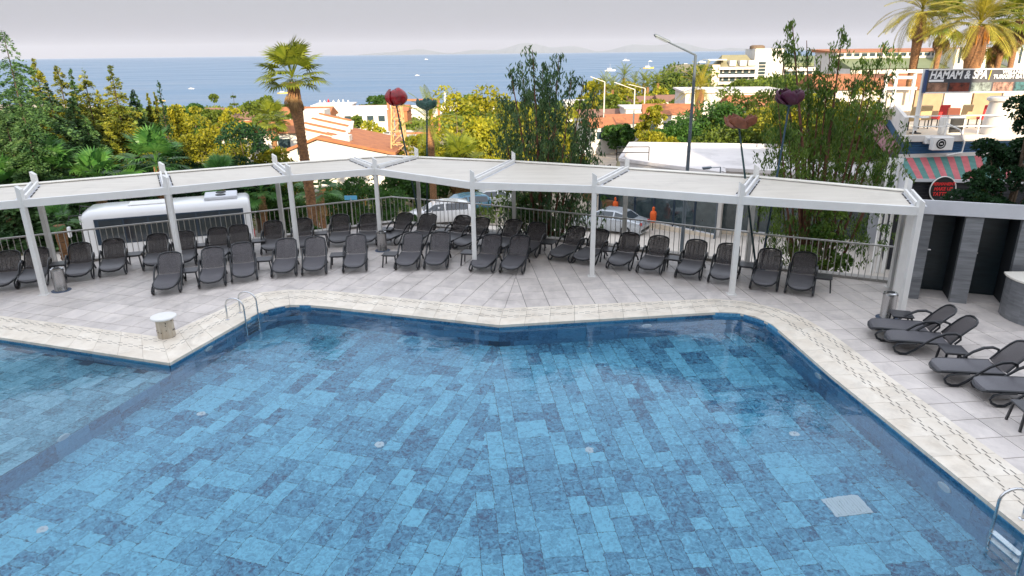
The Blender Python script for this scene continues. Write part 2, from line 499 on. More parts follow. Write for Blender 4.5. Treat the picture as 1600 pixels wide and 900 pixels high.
stuff.v = [(x, y - 18, z) for x, y, z in stuff.v]
o = stuff.build('paving_tiles', M['deck'], deck); o['kind'] = 'stuff'
# slab, bedding under the tiles and the wall down to the street
slab = MB()
slab.prism(DECK_POLY, -.35, -.012)
slab.v = [(x, y - 18, z) for x, y, z in slab.v]
slab.build('slab', M['grout'], deck)
rw = MB()
OUT2 = [(-30, 12.5)] + FENCE + [(11.4, 18.2), (18.0, 15.7)]
for a, b2 in zip(OUT2, OUT2[1:]):
    a = Vector((*a, 0)); b2 = Vector((*b2, 0)); d = (b2 - a).normalized(); n = Vector((-d.y, d.x, 0))
    rw.add([a + n * .0 + V(0, 0, -3.9), b2 + V(0, 0, -3.9), b2 + n * .3 + V(0, 0, -3.9), a + n * .3 + V(0, 0, -3.9),
            a + V(0, 0, .05), b2 + V(0, 0, .05), b2 + n * .3 + V(0, 0, .05), a + n * .3 + V(0, 0, .05)],
           [(3, 2, 1, 0), (4, 5, 6, 7), (0, 1, 5, 4), (1, 2, 6, 5), (2, 3, 7, 6), (3, 0, 4, 7)])
rwo = rw.build('retaining_wall', M['concrete']); rwo['kind'] = 'structure'

# ------------------------------------------------------------------ coping
cop = empty('pool_coping', (0, 16, 0)); cop['kind'] = 'structure'
def resample(A, B, step):
    out = []
    for (a, a2), (b, b2) in zip(zip(A, A[1:]), zip(B, B[1:])):
        a, a2, b, b2 = map(Vector, (a, a2, b, b2))
        n = max(1, round(((a2 - a).length + (b2 - b).length) / 2 / step))
        for k in range(n): out.append((a.lerp(a2, k / n), b.lerp(b2, k / n)))
    out.append((Vector(A[-1]), Vector(B[-1])))
    return out
ring = resample(POOL_IN, POOL_OUT, .6)
slots = MB()
gap = .003
for (a, b), (c, d) in zip(ring, ring[1:]):
    e1 = (c - a).normalized() * gap; e2 = (d - b).normalized() * gap
    for t0, t1, z in ((-.03, .34, .014), (.345, 1.0, .010)):
        q = [(a + e1).lerp(b + e2, t0), (c - e1).lerp(d - e2, t0), (c - e1).lerp(d - e2, t1), (a + e1).lerp(b + e2, t1)]
        m_ = sum(q, Vector((0, 0))) / 4
        ob = MB().prism([tuple(p - m_) for p in q], -.05, z).build('coping_stone', M['coping'], cop)
        ob.location = (m_.x, m_.y - 16, 0)
fine = resample(POOL_IN, POOL_OUT, .15)
for i, ((a, b), (c, d)) in enumerate(zip(fine, fine[1:])):
    for r_, t in enumerate((.40, .452, .504, .77, .822, .874)):
        if (i + r_) % 2: continue
        s0, s1 = .08, .92
        p = a.lerp(b, t); q = c.lerp(d, t); x = p.lerp(q, s0); y = p.lerp(q, s1)
        w = (b - a).normalized() * .0085
        slots.add([(*(x - w), .0125), (*(y - w), .0125), (*(y + w), .0125), (*(x + w), .0125)], [(0, 1, 2, 3)])
slots.v = [(x, y - 16, z) for x, y, z in slots.v]
so_ = slots.build('grate_slots', M['slot'], cop); so_['kind'] = 'stuff'

# ------------------------------------------------------------------ pool
WZ = -.09            # water level
D1, D2 = -1.45, -.62  # floor of the deep pool and of the shallow one
def tilemat(name, c_dark, c_mid, c_light):
    mt, nt, b = newmat(name)
    g = nt.nodes.new('ShaderNodeNewGeometry'); oi = nt.nodes.new('ShaderNodeObjectInfo')
    ad = nt.nodes.new('ShaderNodeMath'); ad.operation = 'ADD'
    nt.links.new(oi.outputs['Random'], ad.inputs[0]); nt.links.new(g.outputs['Random Per Island'], ad.inputs[1])
    fr = nt.nodes.new('ShaderNodeMath'); fr.operation = 'FRACT'; nt.links.new(ad.outputs[0], fr.inputs[0])
    cx = nt.nodes.new('ShaderNodeCombineXYZ')
    ml = nt.nodes.new('ShaderNodeMath'); ml.operation = 'MULTIPLY'; ml.inputs[1].default_value = 31.0
    nt.links.new(fr.outputs[0], ml.inputs[0])
    for k in range(3): nt.links.new(ml.outputs[0], cx.inputs[k])
    va = nt.nodes.new('ShaderNodeVectorMath'); va.operation = 'ADD'
    nt.links.new(g.outputs['Position'], va.inputs[0]); nt.links.new(cx.outputs[0], va.inputs[1])
    nz = nt.nodes.new('ShaderNodeTexNoise'); nz.inputs['Scale'].default_value = 10.0; nz.inputs['Detail'].default_value = 9
    nz.inputs['Roughness'].default_value = .72; nz.inputs['Distortion'].default_value = 1.3
    nt.links.new(va.outputs[0], nz.inputs['Vector'])
    # a per tile shift between plain pale tiles and dark veined ones
    th = nt.nodes.new('ShaderNodeMath'); th.operation = 'MULTIPLY_ADD'; th.inputs[1].default_value = .22; th.inputs[2].default_value = -.10
    nt.links.new(fr.outputs[0], th.inputs[0])
    a2 = nt.nodes.new('ShaderNodeMath'); a2.operation = 'ADD'
    nt.links.new(nz.outputs['Fac'], a2.inputs[0]); nt.links.new(th.outputs[0], a2.inputs[1])
    rp = nt.nodes.new('ShaderNodeValToRGB'); cr = rp.color_ramp
    cr.elements[0].position = .33; cr.elements[0].color = (*c_dark, 1)
    cr.elements[1].position = .64; cr.elements[1].color = (*c_light, 1)
    e = cr.elements.new(.42); e.color = (*c_mid, 1)
    nt.links.new(a2.outputs[0], rp.inputs[0]); nt.links.new(rp.outputs[0], b.inputs['Base Color'])
    b.inputs['Roughness'].default_value = .6
    return mt
M['pooltile'] = tilemat('pool_tile', (.010, .075, .18), (.060, .29, .47), (.24, .68, .87))
M['walltile'] = tilemat('pool_wall_tile', (.02, .10, .20), (.05, .22, .40), (.14, .40, .60))
M['shallowtile'] = tilemat('shallow_tile', (.03, .13, .20), (.08, .30, .42), (.28, .58, .70))
mt, nt, b = newmat('pool_water'); M['water'] = mt
nt.nodes.remove(b)
gl = nt.nodes.new('ShaderNodeBsdfGlass'); gl.inputs['IOR'].default_value = 1.46; gl.inputs['Roughness'].default_value = 0.0
gl.inputs['Color'].default_value = (.90, .97, 1.0, 1)
g = nt.nodes.new('ShaderNodeNewGeometry')
nz = nt.nodes.new('ShaderNodeTexNoise'); nz.inputs['Scale'].default_value = 2.2; nz.inputs['Detail'].default_value = 3; nz.inputs['Distortion'].default_value = .4
nt.links.new(g.outputs['Position'], nz.inputs['Vector'])
n2 = nt.nodes.new('ShaderNodeTexNoise'); n2.inputs['Scale'].default_value = 11; n2.inputs['Detail'].default_value = 2
nt.links.new(g.outputs['Position'], n2.inputs['Vector'])
ad = nt.nodes.new('ShaderNodeMath'); ad.operation = 'MULTIPLY_ADD'; ad.inputs[1].default_value = .16
nt.links.new(n2.outputs['Fac'], ad.inputs[0]); nt.links.new(nz.outputs['Fac'], ad.inputs[2])
bp = nt.nodes.new('ShaderNodeBump'); bp.inputs['Strength'].default_value = .42; bp.inputs['Distance'].default_value = .02
nt.links.new(ad.outputs[0], bp.inputs['Height']); nt.links.new(bp.outputs[0], gl.inputs['Normal'])
nt.links.new(gl.outputs[0], nt.nodes['Material Output'].inputs['Surface'])
pool = empty('pool_basin', (0, 10, D1)); pool['kind'] = 'structure'
DIV_TOP = (-7.36, 13.42); DIV_DIR = Vector((-.84, -2.91)).normalized()
DIV_END = Vector(DIV_TOP) + DIV_DIR * 10.8
MAIN = [tuple(DIV_END)] + [(-7.36, 13.42)] + POOL_IN[3:]
SHAL = POOL_IN[:3] + [tuple(DIV_END), (-18, 3.2)]
def plan_tiles(org, ang, lo, hi, r):
    """runs of 0.3 m wide tiles with lengths of 0.3, 0.6 or 0.9 m, some of them doubled in width"""
    out = []; ca, sa = math.cos(ang), math.sin(ang)
    i = lo[0]
    while i < hi[0]:
        w = 2 if r.random() < .12 else 1
        y = lo[1] * .3 + r.choice((0, .3))
        while y < hi[1] * .3:
            L_ = r.choice((.3, .45, .45, .6, .6))
            a0, a1, b0, b1 = i * .3 + .005, (i + w) * .3 - .005, y + .005, y + L_ - .005
            out.append([(org[0] + ca * a - sa * b_, org[1] + sa * a + ca * b_) for a, b_ in ((a0, b0), (a1, b0), (a1, b1), (a0, b1))])
            y += L_
        i += w
    return out
r9 = random.Random(9)
allt = []
PS_A = Vector((-.32, 15.36)); PS_N = Vector((1, -.06)).normalized()
for org, ang, sgn in (((-6.5, 16.3), R(-16.5), -1), ((-.32, 15.36), R(5.8), 1)):
    for q in plan_tiles(org, ang, (-60, -60), (60, 10), r9):
        c = sum((Vector(p) for p in q), Vector((0, 0))) / 4
        if not inside(MAIN, c.x, c.y) and not any(inside(MAIN, *p) for p in q): continue
        d = [(Vector(p) - PS_A).dot(PS_N) * sgn for p in q]
        if max(d) < .02: continue
        if min(d) < 0: q = clip(q, PS_A, PS_N * sgn)
        if len(q) < 3: continue
        allt.append(('deep', [Vector(p) for p in q]))
for q in plan_tiles((-7.36, 13.42), R(-16.5), (-60, -60), (60, 10), r9):
    c = sum((Vector(p) for p in q), Vector((0, 0))) / 4
    if inside(SHAL, c.x, c.y) and all((Vector(p) - Vector(DIV_TOP)).dot(Vector((DIV_DIR.y, -DIV_DIR.x))) > -.01 for p in q):
        allt.append(('shal', [Vector(p) for p in q]))
def tkey(t):
    c = sum(t[1], Vector((0, 0))) / len(t[1]); z = D1 if t[0] == 'deep' else D2
    return (0 if in_view(c.x, c.y, z * .7) else 1, c.length)
allt.sort(key=tkey)
st = {'deep': MB(), 'shal': MB()}
cache = {}
for k, (kd, q) in enumerate(allt):
    z = D1 if kd == 'deep' else D2; mt_ = M['pooltile'] if kd == 'deep' else M['shallowtile']
    if k < 300:
        c = sum(q, Vector((0, 0))) / len(q)
        e = q[1] - q[0]; ang = math.atan2(e.y, e.x); dims = (round((q[1] - q[0]).length, 3), round((q[-1] - q[0]).length, 3), len(q), kd)
        if len(q) == 4 and abs((q[1] - q[0]).dot(q[3] - q[0])) < 1e-4 and abs((q[2] - q[1]).length - dims[1]) < 1e-3:
            if dims not in cache:
                a, b_ = dims[0] / 2, dims[1] / 2
                cache[dims] = MB().prism([(-a, -b_), (a, -b_), (a, b_), (-a, b_)], -.01, .006).mesh('tile', mt_)
            mesh_obj('tile', cache[dims], pool, (c.x, c.y - 10, z - D1 + rnd.uniform(0, .002)), (0, 0, ang))
        else:
            o = MB().prism([tuple(p - c) for p in q], -.01, .006).build('tile', mt_, pool); o.location = (c.x, c.y - 10, z - D1)
    else:
        st[kd].prism([(p.x, p.y - 10) for p in q], z - D1 - .01, z - D1 + .006)
for kd, mt_ in (('deep', M['pooltile']), ('shal', M['shallowtile'])):
    o = st[kd].build('floor_tiles', mt_, pool); o['kind'] = 'stuff'
M['pgrout'] = mat('pool_grout', (.02, .09, .17), .9)
fl = MB().prism([(x, y - 10) for x, y in MAIN], -.3, 0)
fl.prism([(x, y - 10) for x, y in SHAL], -.3, D2 - D1); fl.build('floor_slab', M['pgrout'], pool)
# walls of tiles: the deep pool all round, the shallow pool, the step between them
def wall_tiles(pts, z0, z1, flip=1, name='tile'):
    pts = [Vector(p) for p in pts]
    back = MB()
    for a, b_ in zip(pts, pts[1:]):
        d = (b_ - a); Ln = d.length; d.normalize(); n = Vector((d.y, -d.x)) * flip      # towards the water
        back.add([(*(a - n * .004), z0 - D1), (*(b_ - n * .004), z0 - D1), (*(b_ - n * .004), z1 - D1), (*(a - n * .004), z1 - D1)], [(0, 1, 2, 3)])
    rows = max(1, round((z1 - z0) / .36)); hh = (z1 - z0) / rows
    # cumulative length
    tot = 0; segs = []
    for a, b_ in zip(pts, pts[1:]): segs.append((tot, a, b_)); tot += (b_ - a).length
    def at(s):
        for s0, a, b_ in reversed(segs):
            if s >= s0 - 1e-9: return a.lerp(b_, min(1, (s - s0) / (b_ - a).length)), (b_ - a).normalized()
        return pts[0], (pts[1] - pts[0]).normalized()
    for r_ in range(rows):
        s = 0
        while s < tot - .05:
            L_ = min(r9.choice((.36, .72, .72)), tot - s)
            p, d1 = at(s + .003); q, d2 = at(s + L_ - .003); d = (q - p).normalized(); n = Vector((d.y, -d.x)) * flip
            t = .012 + r9.uniform(0, .002)
            m_ = (p + q) / 2; za, zb = z0 + r_ * hh + .003, z0 + (r_ + 1) * hh - .003
            p, q = p - m_, q - m_; zc = (za + zb) / 2
            o = MB().add([(*p, za - zc), (*q, za - zc), (*(q + n * t), za - zc), (*(p + n * t), za - zc), (*p, zb - zc), (*q, zb - zc), (*(q + n * t), zb - zc), (*(p + n * t), zb - zc)],
                         [(3, 2, 1, 0), (4, 5, 6, 7), (0, 1, 5, 4), (1, 2, 6, 5), (2, 3, 7, 6), (3, 0, 4, 7)]).build('tile', M['walltile'], wallp)
            o.location = (m_.x, m_.y - 10, zc - D1)
            s += L_
    back.v = [(x, y - 10, z) for x, y, z in back.v]
    back.build('wall_backing', M['pgrout'], wallp)
wallp = empty('pool_wall', (0, 10, D1)); wallp['kind'] = 'structure'
wall_tiles(POOL_IN[2:], D1, 0.0, 1)
wall_tiles(POOL_IN[:3], D2, 0.0, 1)
wall_tiles([tuple(DIV_END), DIV_TOP], D1, D2 + .002, 1)
wp = [(x, y) for x, y in POOL_IN] + [(-18, 3.2)]
wat = MB(); wat.add([(x, y, WZ) for x, y in wp], [tuple(range(len(wp) - 1, -1, -1))])
me = bpy.data.meshes.new('pool_water'); me.from_pydata([(x, y, WZ) for x, y in wp], [], [tuple(range(len(wp)))])
me.materials.append(M['water'])
bm = bmesh.new(); bm.from_mesh(me); bmesh.ops.triangulate(bm, faces=bm.faces)
bmesh.ops.recalc_face_normals(bm, faces=bm.faces)
if sum(f.normal.z for f in bm.faces) < 0: bmesh.ops.reverse_faces(bm, faces=bm.faces)
bm.to_mesh(me); bm.free()
wo_ = mesh_obj('pool_water', me); wo_['kind'] = 'structure'
# fittings in the pool
M['plastic_white'] = mat('white_plastic', (.75, .80, .82), .4)
def refr_floor(u, v, zf):
    """where the refracted sight line meets the floor"""
    d = ray(u, v).normalized(); p = G(u, v, WZ)
    s = Vector((d.x, d.y, 0)) / 1.33; c = math.sqrt(max(0, 1 - s.length_squared)); k = (WZ - zf) / c
    return Vector((p.x + s.x * k, p.y + s.y * k, zf))
for k, (u, v) in enumerate(((316, 653), (594, 702), (921, 711), (69, 836), (1240, 685))):
    p = refr_floor(u, v, D1 + .006)
    nm = ('beside the shallow step', 'left of the middle of the pool', 'right of the middle of the pool', 'in the nearest left corner', 'near the right pool wall')[k]
    e = empty('floor_inlet', p)
    MB().lathe((0, 0, 0), [(.085, 0), (.085, .012), (.05, .02)], 14).build('flange', M['plastic_white'], e, smooth=True)
    MB().lathe((0, 0, .02), [(.028, 0), (.02, .012)], 10).build('nozzle', M['greywhite'], e, smooth=True)
    tag(e, 'small white round inlet in the pool floor ' + nm, 'pool inlet', 'inlets in the pool floor')
p = refr_floor(1322, 799, D1 + .006)
e = empty('floor_drain', p, R(5.8))
MB().box((0, 0, .01), (.62, .46, .02)).build('frame', M['plastic_white'], e)
for k in range(11):
    MB().box((-.25 + k * .05, 0, .026), (.028, .40, .012)).build('slat', M['plastic_white'], e)
tag(e, 'white square slatted drain grate on the pool floor', 'drain')
def wall_lamp(p, nrm, label):
    e = empty('pool_lamp', p, math.atan2(nrm.y, nrm.x))
    b_ = MB(); n = 20
    prof = [(.13, 0), (.13, .02), (.10, .035)]
    vs = []
    for r_, x in prof:
        for k in range(n):
            a = 2 * math.pi * k / n; vs.append((x, r_ * math.cos(a), r_ * math.sin(a)))
    fs = [(i * n + k, i * n + (k + 1) % n, (i + 1) * n + (k + 1) % n, (i + 1) * n + k) for i in range(2) for k in range(n)]
    b_.add(vs, fs); b_.build('ring', M['plastic_white'], e, smooth=True)
    b_ = MB(); b_.add([(.036, .1 * math.cos(2 * math.pi * k / n), .1 * math.sin(2 * math.pi * k / n)) for k in range(n)], [tuple(range(n))])
    b_.build('lens', M['greywhite'], e)
    tag(e, label, 'pool light', 'round lamps in the pool walls')
def on_wall(u, v, a, b_, lab):
    a = Vector((*a, 0)); b_ = Vector((*b_, 0)); d = (b_ - a).normalized(); n = Vector((d.y, -d.x, 0))
    dr = ray(u, v).normalized(); p = G(u, v, WZ)
    s = Vector((dr.x, dr.y, 0)) / 1.33; dz = -math.sqrt(1 - s.length_squared)
    q = Vector((s.x, s.y, dz)); t = (a - p).dot(n) / q.dot(n); w = p + q * t
    if t < 0 or w.z < D1 + .15 or w.z > WZ - .1: w.z = max(D1 + .2, min(-.35, w.z)); 
    wall_lamp(w + n * .016, n, lab)
on_wall(1280, 589, POOL_IN[15], POOL_IN[16], 'round pool lamp in the right wall, near the far corner')
on_wall(1477, 764, POOL_IN[16], POOL_IN[17], 'round pool lamp in the right wall, closest to the steel ladder')
on_wall(1010, 510, POOL_IN[10], POOL_IN[11], 'round pool lamp in the far wall, right of the tiled corner')
on_wall(325, 545, POOL_IN[3], POOL_IN[4], 'round pool lamp in the left wall, near the stone bollard')
on_wall(98, 685, tuple(DIV_END), DIV_TOP, 'round pool lamp in the step below the shallow pool')
# ------------------------------------------------------------------ pergola
FP = {'A': (-12.98, 18.02), 'B': (-9.86, 19.60), 'C': (-6.93, 21.45), 'D': (-4.45, 22.62), 'E': (-1.12, 19.90), 'F': (2.34, 19.10), 'G': (5.90, 17.38), 'H': (9.66, 15.9)}
BP = {'A': (-14.2, 20.45), 'B': (-11.2, 22.15), 'C': (-8.1, 23.75), 'D1': (-5.72, 24.85), 'K': (-4.5, 25.45), 'D2': (-3.40, 25.05), 'E': (.10, 23.75), 'F': (3.72, 22.0), 'G': (7.22, 20.15), 'H': (10.38, 17.78)}
ZB, ZT = 2.46, 2.665
perg = empty('pergola', (0, 20, 0))
tag(perg, 'long white pergola with cream roof panels bending behind the loungers', 'pergola')
PW = lambda o: o
def pb(name, mb, mt): return mb.build(name, mt, perg, world=True)
FL = [(-17.5, 15.75)] + [FP[k] for k in 'ABCDEFGH']
BL = [(-18.4, 18.2)] + [BP[k] for k in ('A', 'B', 'C', 'D1', 'K', 'D2', 'E', 'F', 'G', 'H')]
def offset_line(L_, w):
    """mitred band along the polyline"""
    L_ = [Vector(p) for p in L_]; out = []
    for i, p in enumerate(L_):
        d0 = (p - L_[i - 1]).normalized() if i else None; d1 = (L_[i + 1] - p).normalized() if i < len(L_) - 1 else None
        d = ((d0 or d1) + (d1 or d0)).normalized(); n = Vector((-d.y, d.x))
        k = 1 / max(.5, n.dot(Vector((-(d1 or d0).y, (d1 or d0).x))))
        out.append((p + n * w / 2 * k, p - n * w / 2 * k))
    return out
for nm, L_, z0, z1, w in (('front_beam', FL, ZB, ZT, .12), ('rear_beam', BL, ZB + .06, ZT + .005, .12)):
    band = offset_line(L_, w)
    for (a, b), (c, d) in zip(band, band[1:]):
        e = ((c + d) - (a + b)).normalized() * .003
        pb(nm, MB().prism([tuple(a + e), tuple(b + e), tuple(d - e), tuple(c - e)], z0, z1), M['white'])
# ledger strip along the rear beam
band = offset_line(BL, .26)
for (a, b), (c, d) in zip(band, band[1:]):
    e = ((c + d) - (a + b)).normalized() * .01
    pb('rear_gutter', MB().prism([tuple(a + e), tuple(b + e), tuple(d - e), tuple(c - e)], ZT + .007, ZT + .03), M['cream'])
def post(x, y, z1, w=.13, foot=True, ang=0.0):
    m_ = MB().box((x, y, (z1 + .004) / 2), (w, w, z1 - .004), rz=ang)
    # the cut top that stands above the beam
    m_.prism([(x - w / 2, y - w / 2), (x + w / 2, y - w / 2), (x + w / 2, y + w / 2), (x - w / 2, y + w / 2)], z1 + .001, lambda p: z1 + .10 if p[0] < x else z1 + .01)
    pb('post', m_, M['white'])
    if foot: pb('base_plate', MB().box((x, y, .008), (.24, .24, .014), rz=ang), M['white'])
for k, p in FP.items(): post(*p, 2.93 if k != 'H' else 2.75)
for k, p in BP.items():
    if k in ('K', 'D1'): continue
    post(*p, 2.93)
RAF = [('A', 'A'), ('B', 'B'), ('C', 'C'), ('D', 'D1'), ('D', 'D2'), ('E', 'E'), ('F', 'F'), ('G', 'G'), ('H', 'H')]
for a, b in RAF:
    a = Vector((*FP[a], 0)); b = Vector((*BP[b], 0)); d = (b - a).normalized(); n = Vector((d.y, -d.x, 0))
    for s, z in ((.075, 2.705), (-.075, 2.705)):
        pb('rafter', MB().bar(a + d * .09 + n * s + V(0, 0, z), b + n * s - d * .14 + V(0, 0, z), .055, .10), M['white'])
    pb('rafter_channel', MB().bar(a + d * .16 + V(0, 0, 2.64), b - d * .2 + V(0, 0, 2.64), .34, .02), M['greywhite'])
M['panel'] = mat('roof_panel', (.66, .61, .53), .5, col2=(.57, .52, .44), scale=1.1, bump=.1, bscale=3, stretch=(.4, 2.5, 1))
stain(M['panel'], .8, .16, .5, .7)
M['seal'] = mat('dark_seal', (.05, .045, .045), .8)
def bay(poly):
    poly = [Vector(p) for p in poly]; c = sum(poly, Vector((0, 0))) / len(poly)
    q = []
    n = len(poly)
    area = sum(poly[i].x * poly[(i + 1) % n].y - poly[(i + 1) % n].x * poly[i].y for i in range(n))
    if area < 0: poly.reverse()
    ins = [.09, ] * n
    # inset every edge
    for i in range(n):
        p0, p1, p2 = poly[i - 1], poly[i], poly[(i + 1) % n]
        d0 = (p1 - p0).normalized(); d1 = (p2 - p1).normalized()
        n0 = Vector((-d0.y, d0.x)); n1 = Vector((-d1.y, d1.x))
        bis = (n0 + n1).normalized(); q.append(p1 + bis * (.13 / max(.3, bis.dot(n1))))
    pb('roof_panel', MB().prism([tuple(p) for p in q], 2.625, 2.648), M['panel'])
    # dark rubber dashes at the panel ends
    return q
bays = [[(-17.5, 15.75), FP['A'], BP['A'], (-18.4, 18.2)], [FP['A'], FP['B'], BP['B'], BP['A']], [FP['B'], FP['C'], BP['C'], BP['B']], [FP['C'], FP['D'], BP['D1'], BP['C']],
        [FP['D'], BP['D2'], BP['K'], BP['D1']], [FP['D'], FP['E'], BP['E'], BP['D2']], [FP['E'], FP['F'], BP['F'], BP['E']], [FP['F'], FP['G'], BP['G'], BP['F']], [FP['G'], FP['H'], BP['H'], BP['G']]]
for b in bays: bay(b)
sealm = MB()
for a, b, sides in (('A', 'A', (1,)), ('B', 'B', (1, -1)), ('C', 'C', (-1,)), ('D', 'D1', (-1,)), ('D', 'D2', (1,)), ('F', 'F', (1,)), ('G', 'G', (1, -1)), ('H', 'H', (-1,))):
    a = Vector((*FP[a], 0)); b = Vector((*BP[b], 0)); d = (b - a).normalized(); n = Vector((d.y, -d.x, 0)); Ln = (b - a).length
    for s in sides:
        t = .35
        while t < Ln - .5:
            l_ = rnd.uniform(.18, .4)
            sealm.bar(a + d * t + n * s * .16 + V(0, 0, 2.656), a + d * min(Ln - .3, t + l_) + n * s * .16 + V(0, 0, 2.656), .035, .012)
            t += l_ + rnd.uniform(.08, .2)
pb('rubber_seal', sealm, M['seal'])

# ------------------------------------------------------------------ fence
fen = empty('railing', (0, 22, 0))
tag(fen, 'grey steel railing with upright bars along the terrace edge', 'railing')
FE = [Vector((*p, 0)) for p in FENCE]
for a, b in zip(FE, FE[1:]):
    MB().tube([a + V(0, 0, 1.05), b + V(0, 0, 1.05)], .027, 8).build('top_rail', M['galv'], fen, world=True, smooth=True)
bar_me = MB().tube([(0, 0, .03), (0, 0, 1.03)], .0115, 6).mesh('baluster', M['galv'], smooth=True)
s = .08
for a, b in zip(FE, FE[1:]):
    d = b - a; L_ = d.length
    n = round(L_ / .165)
    for k in range(n):
        p = a + d * ((k + .5) / n)
        mesh_obj('baluster', bar_me, fen, (p.x, p.y - 22, 0))
kb = MB()
for a, b in zip(FE, FE[1:]):
    d = (b - a).normalized(); n = Vector((-d.y, d.x, 0))
    kb.bar(a + V(0, 0, .055) + n * .15, b + V(0, 0, .055) + n * .15, .30, .05)
kbo = kb.build('terrace_kerb', M['concrete']); kbo['kind'] = 'structure'

# ------------------------------------------------------------------ sun loungers
def grid_sheet(mb, prof, w, th, nx=4, wf=None):
    """a sling: profile points (x,z) from foot to head, width w, rounded"""
    n = len(prof); vs = []; fs = []
    for side in (0, 1):
        for i, (x, z) in enumerate(prof):
            ww = w * (wf[i] if wf else 1)
            for k in range(nx + 1):
                y = (k / nx - .5) * ww
                sag = -.018 * (1 - (2 * k / nx - 1) ** 2)
                vs.append((x, y, z + sag - (th if side else 0)))
    m1 = nx + 1
    for side in (0, 1):
        o = side * n * m1
        for i in range(n - 1):
            for k in range(nx):
                q = (o + i * m1 + k, o + (i + 1) * m1 + k, o + (i + 1) * m1 + k + 1, o + i * m1 + k + 1)
                fs.append(q if side else q[::-1])
    mb.add(vs, fs)
def make_lounger():
    root = empty('sun_lounger', (0, 0, 0))
    # local x: from the feet contact (0) towards the head; the nose reaches x = -.3
    seat = MB(); grid_sheet(seat, [(-.30, .245), (-.27, .29), (-.18, .315), (.1, .325), (.45, .32), (.8, .325)], .60, .012, wf=[.74, .84, .95, 1, 1, 1])
    seat.build('seat', M['sling'], root, smooth=True)
    fr = MB()
    nose = [(.82, .32, .305), (.3, .32, .30), (-.1, .315, .30), (-.22, .285, .28), (-.30, .20, .235), (-.32, .08, .21), (-.32, -.08, .21), (-.30, -.20, .235), (-.22, -.285, .28), (-.1, -.315, .30), (.3, -.32, .30), (.82, -.32, .305)]
    fr.tube(nose, .026, 7); fr.build('seat_frame', M['dark'], root, smooth=True)
    bk = MB(); hx, hz = .83, .335; tx, tz = 1.27, .83
    def P(t, off=0): return (hx + (tx - hx) * t - off * .7, hz + (tz - hz) * t + off * .6)
    pr = [P(0), P(.2, .01), P(.5, .015), P(.8, .0), P(.95, -.015), P(1.0, -.03)]
    grid_sheet(bk, pr, .56, .012, wf=[1, 1, 1, .98, .86, .62]); bk.build('backrest', M['sling_back'], root, smooth=True)
    bf = MB(); L1 = []
    for t, y, o in ((0, .31, 0), (.3, .31, .012), (.7, .305, .01), (.88, .285, -.01), (.97, .21, -.02), (1.02, .1, -.03), (1.02, -.1, -.03), (.97, -.21, -.02), (.88, -.285, -.01), (.7, -.305, .01), (.3, -.31, .012), (0, -.31, 0)):
        x, z = P(t, o); L1.append((x, y, z))
    bf.tube(L1, .024, 7); bf.build('back_frame', M['dark'], root, smooth=True)
    ribs = MB()
    for y in (-.16, -.055, .055, .16): ribs.tube([(*((P(.05)[0] + .03, y)), P(.05)[1] - .03), (P(.9)[0] + .03, y, P(.9)[1] - .03)], .009, 4)
    ribs.build('back_ribs', M['dark'], root)
    for s in (-1, 1):
        y = s * .352
        arm = [(.90, y * .93, .33), (.98, y, .45), (.97, y, .535), (.86, y, .575), (.70, y, .555), (.52, y, .46), (.34, y, .31), (.16, y, .13), (.02, y, .035), (-.10, y, .03), (-.20, y * .99, .075), (-.24, y * .97, .15), (-.18, y * .94, .225), (-.04, y * .93, .262), (.2, y * .93, .275)]
        MB().tube(arm, [.022, .024, .026, .030, .031, .027, .024, .024, .028, .028, .026, .024, .022, .022, .02], 7).build('armrest', M['dark'], root, smooth=True)
        MB().tube([(.80, s * .29, .30), (.98, s * .30, .17), (1.08, s * .31, .03)], [.022, .022, .03], 7).build('leg', M['dark'], root, smooth=True)
    MB().tube([(.98, -.30, .17), (.98, .30, .17)], .018, 6).build('stretcher', M['dark'], root)
    return root
def make_side_table():
    root = empty('side_table', (0, 0, 0))
    MB().box((0, 0, .385), (.46, .46, .03), top=.97).build('table_top', M['tabletop'], root, bevel=.008)
    MB().box((0, 0, .36), (.40, .40, .03)).build('apron', M['dark'], root)
    for sx in (-1, 1):
        for sy in (-1, 1):
            MB().bar((sx * .18, sy * .18, .35), (sx * .215, sy * .215, 0), .036, .036, up=(1, 0, 0)).build('leg', M['dark'], root)
    return root
M['tabletop'] = mat('table_top', (.045, .045, .05), .33, var=.2, scale=30)
lounger = make_lounger(); table = make_side_table()
REAR, FRONT, SIDE = 'rear row along the railing', 'front row by the pool', 'right side of the pool'
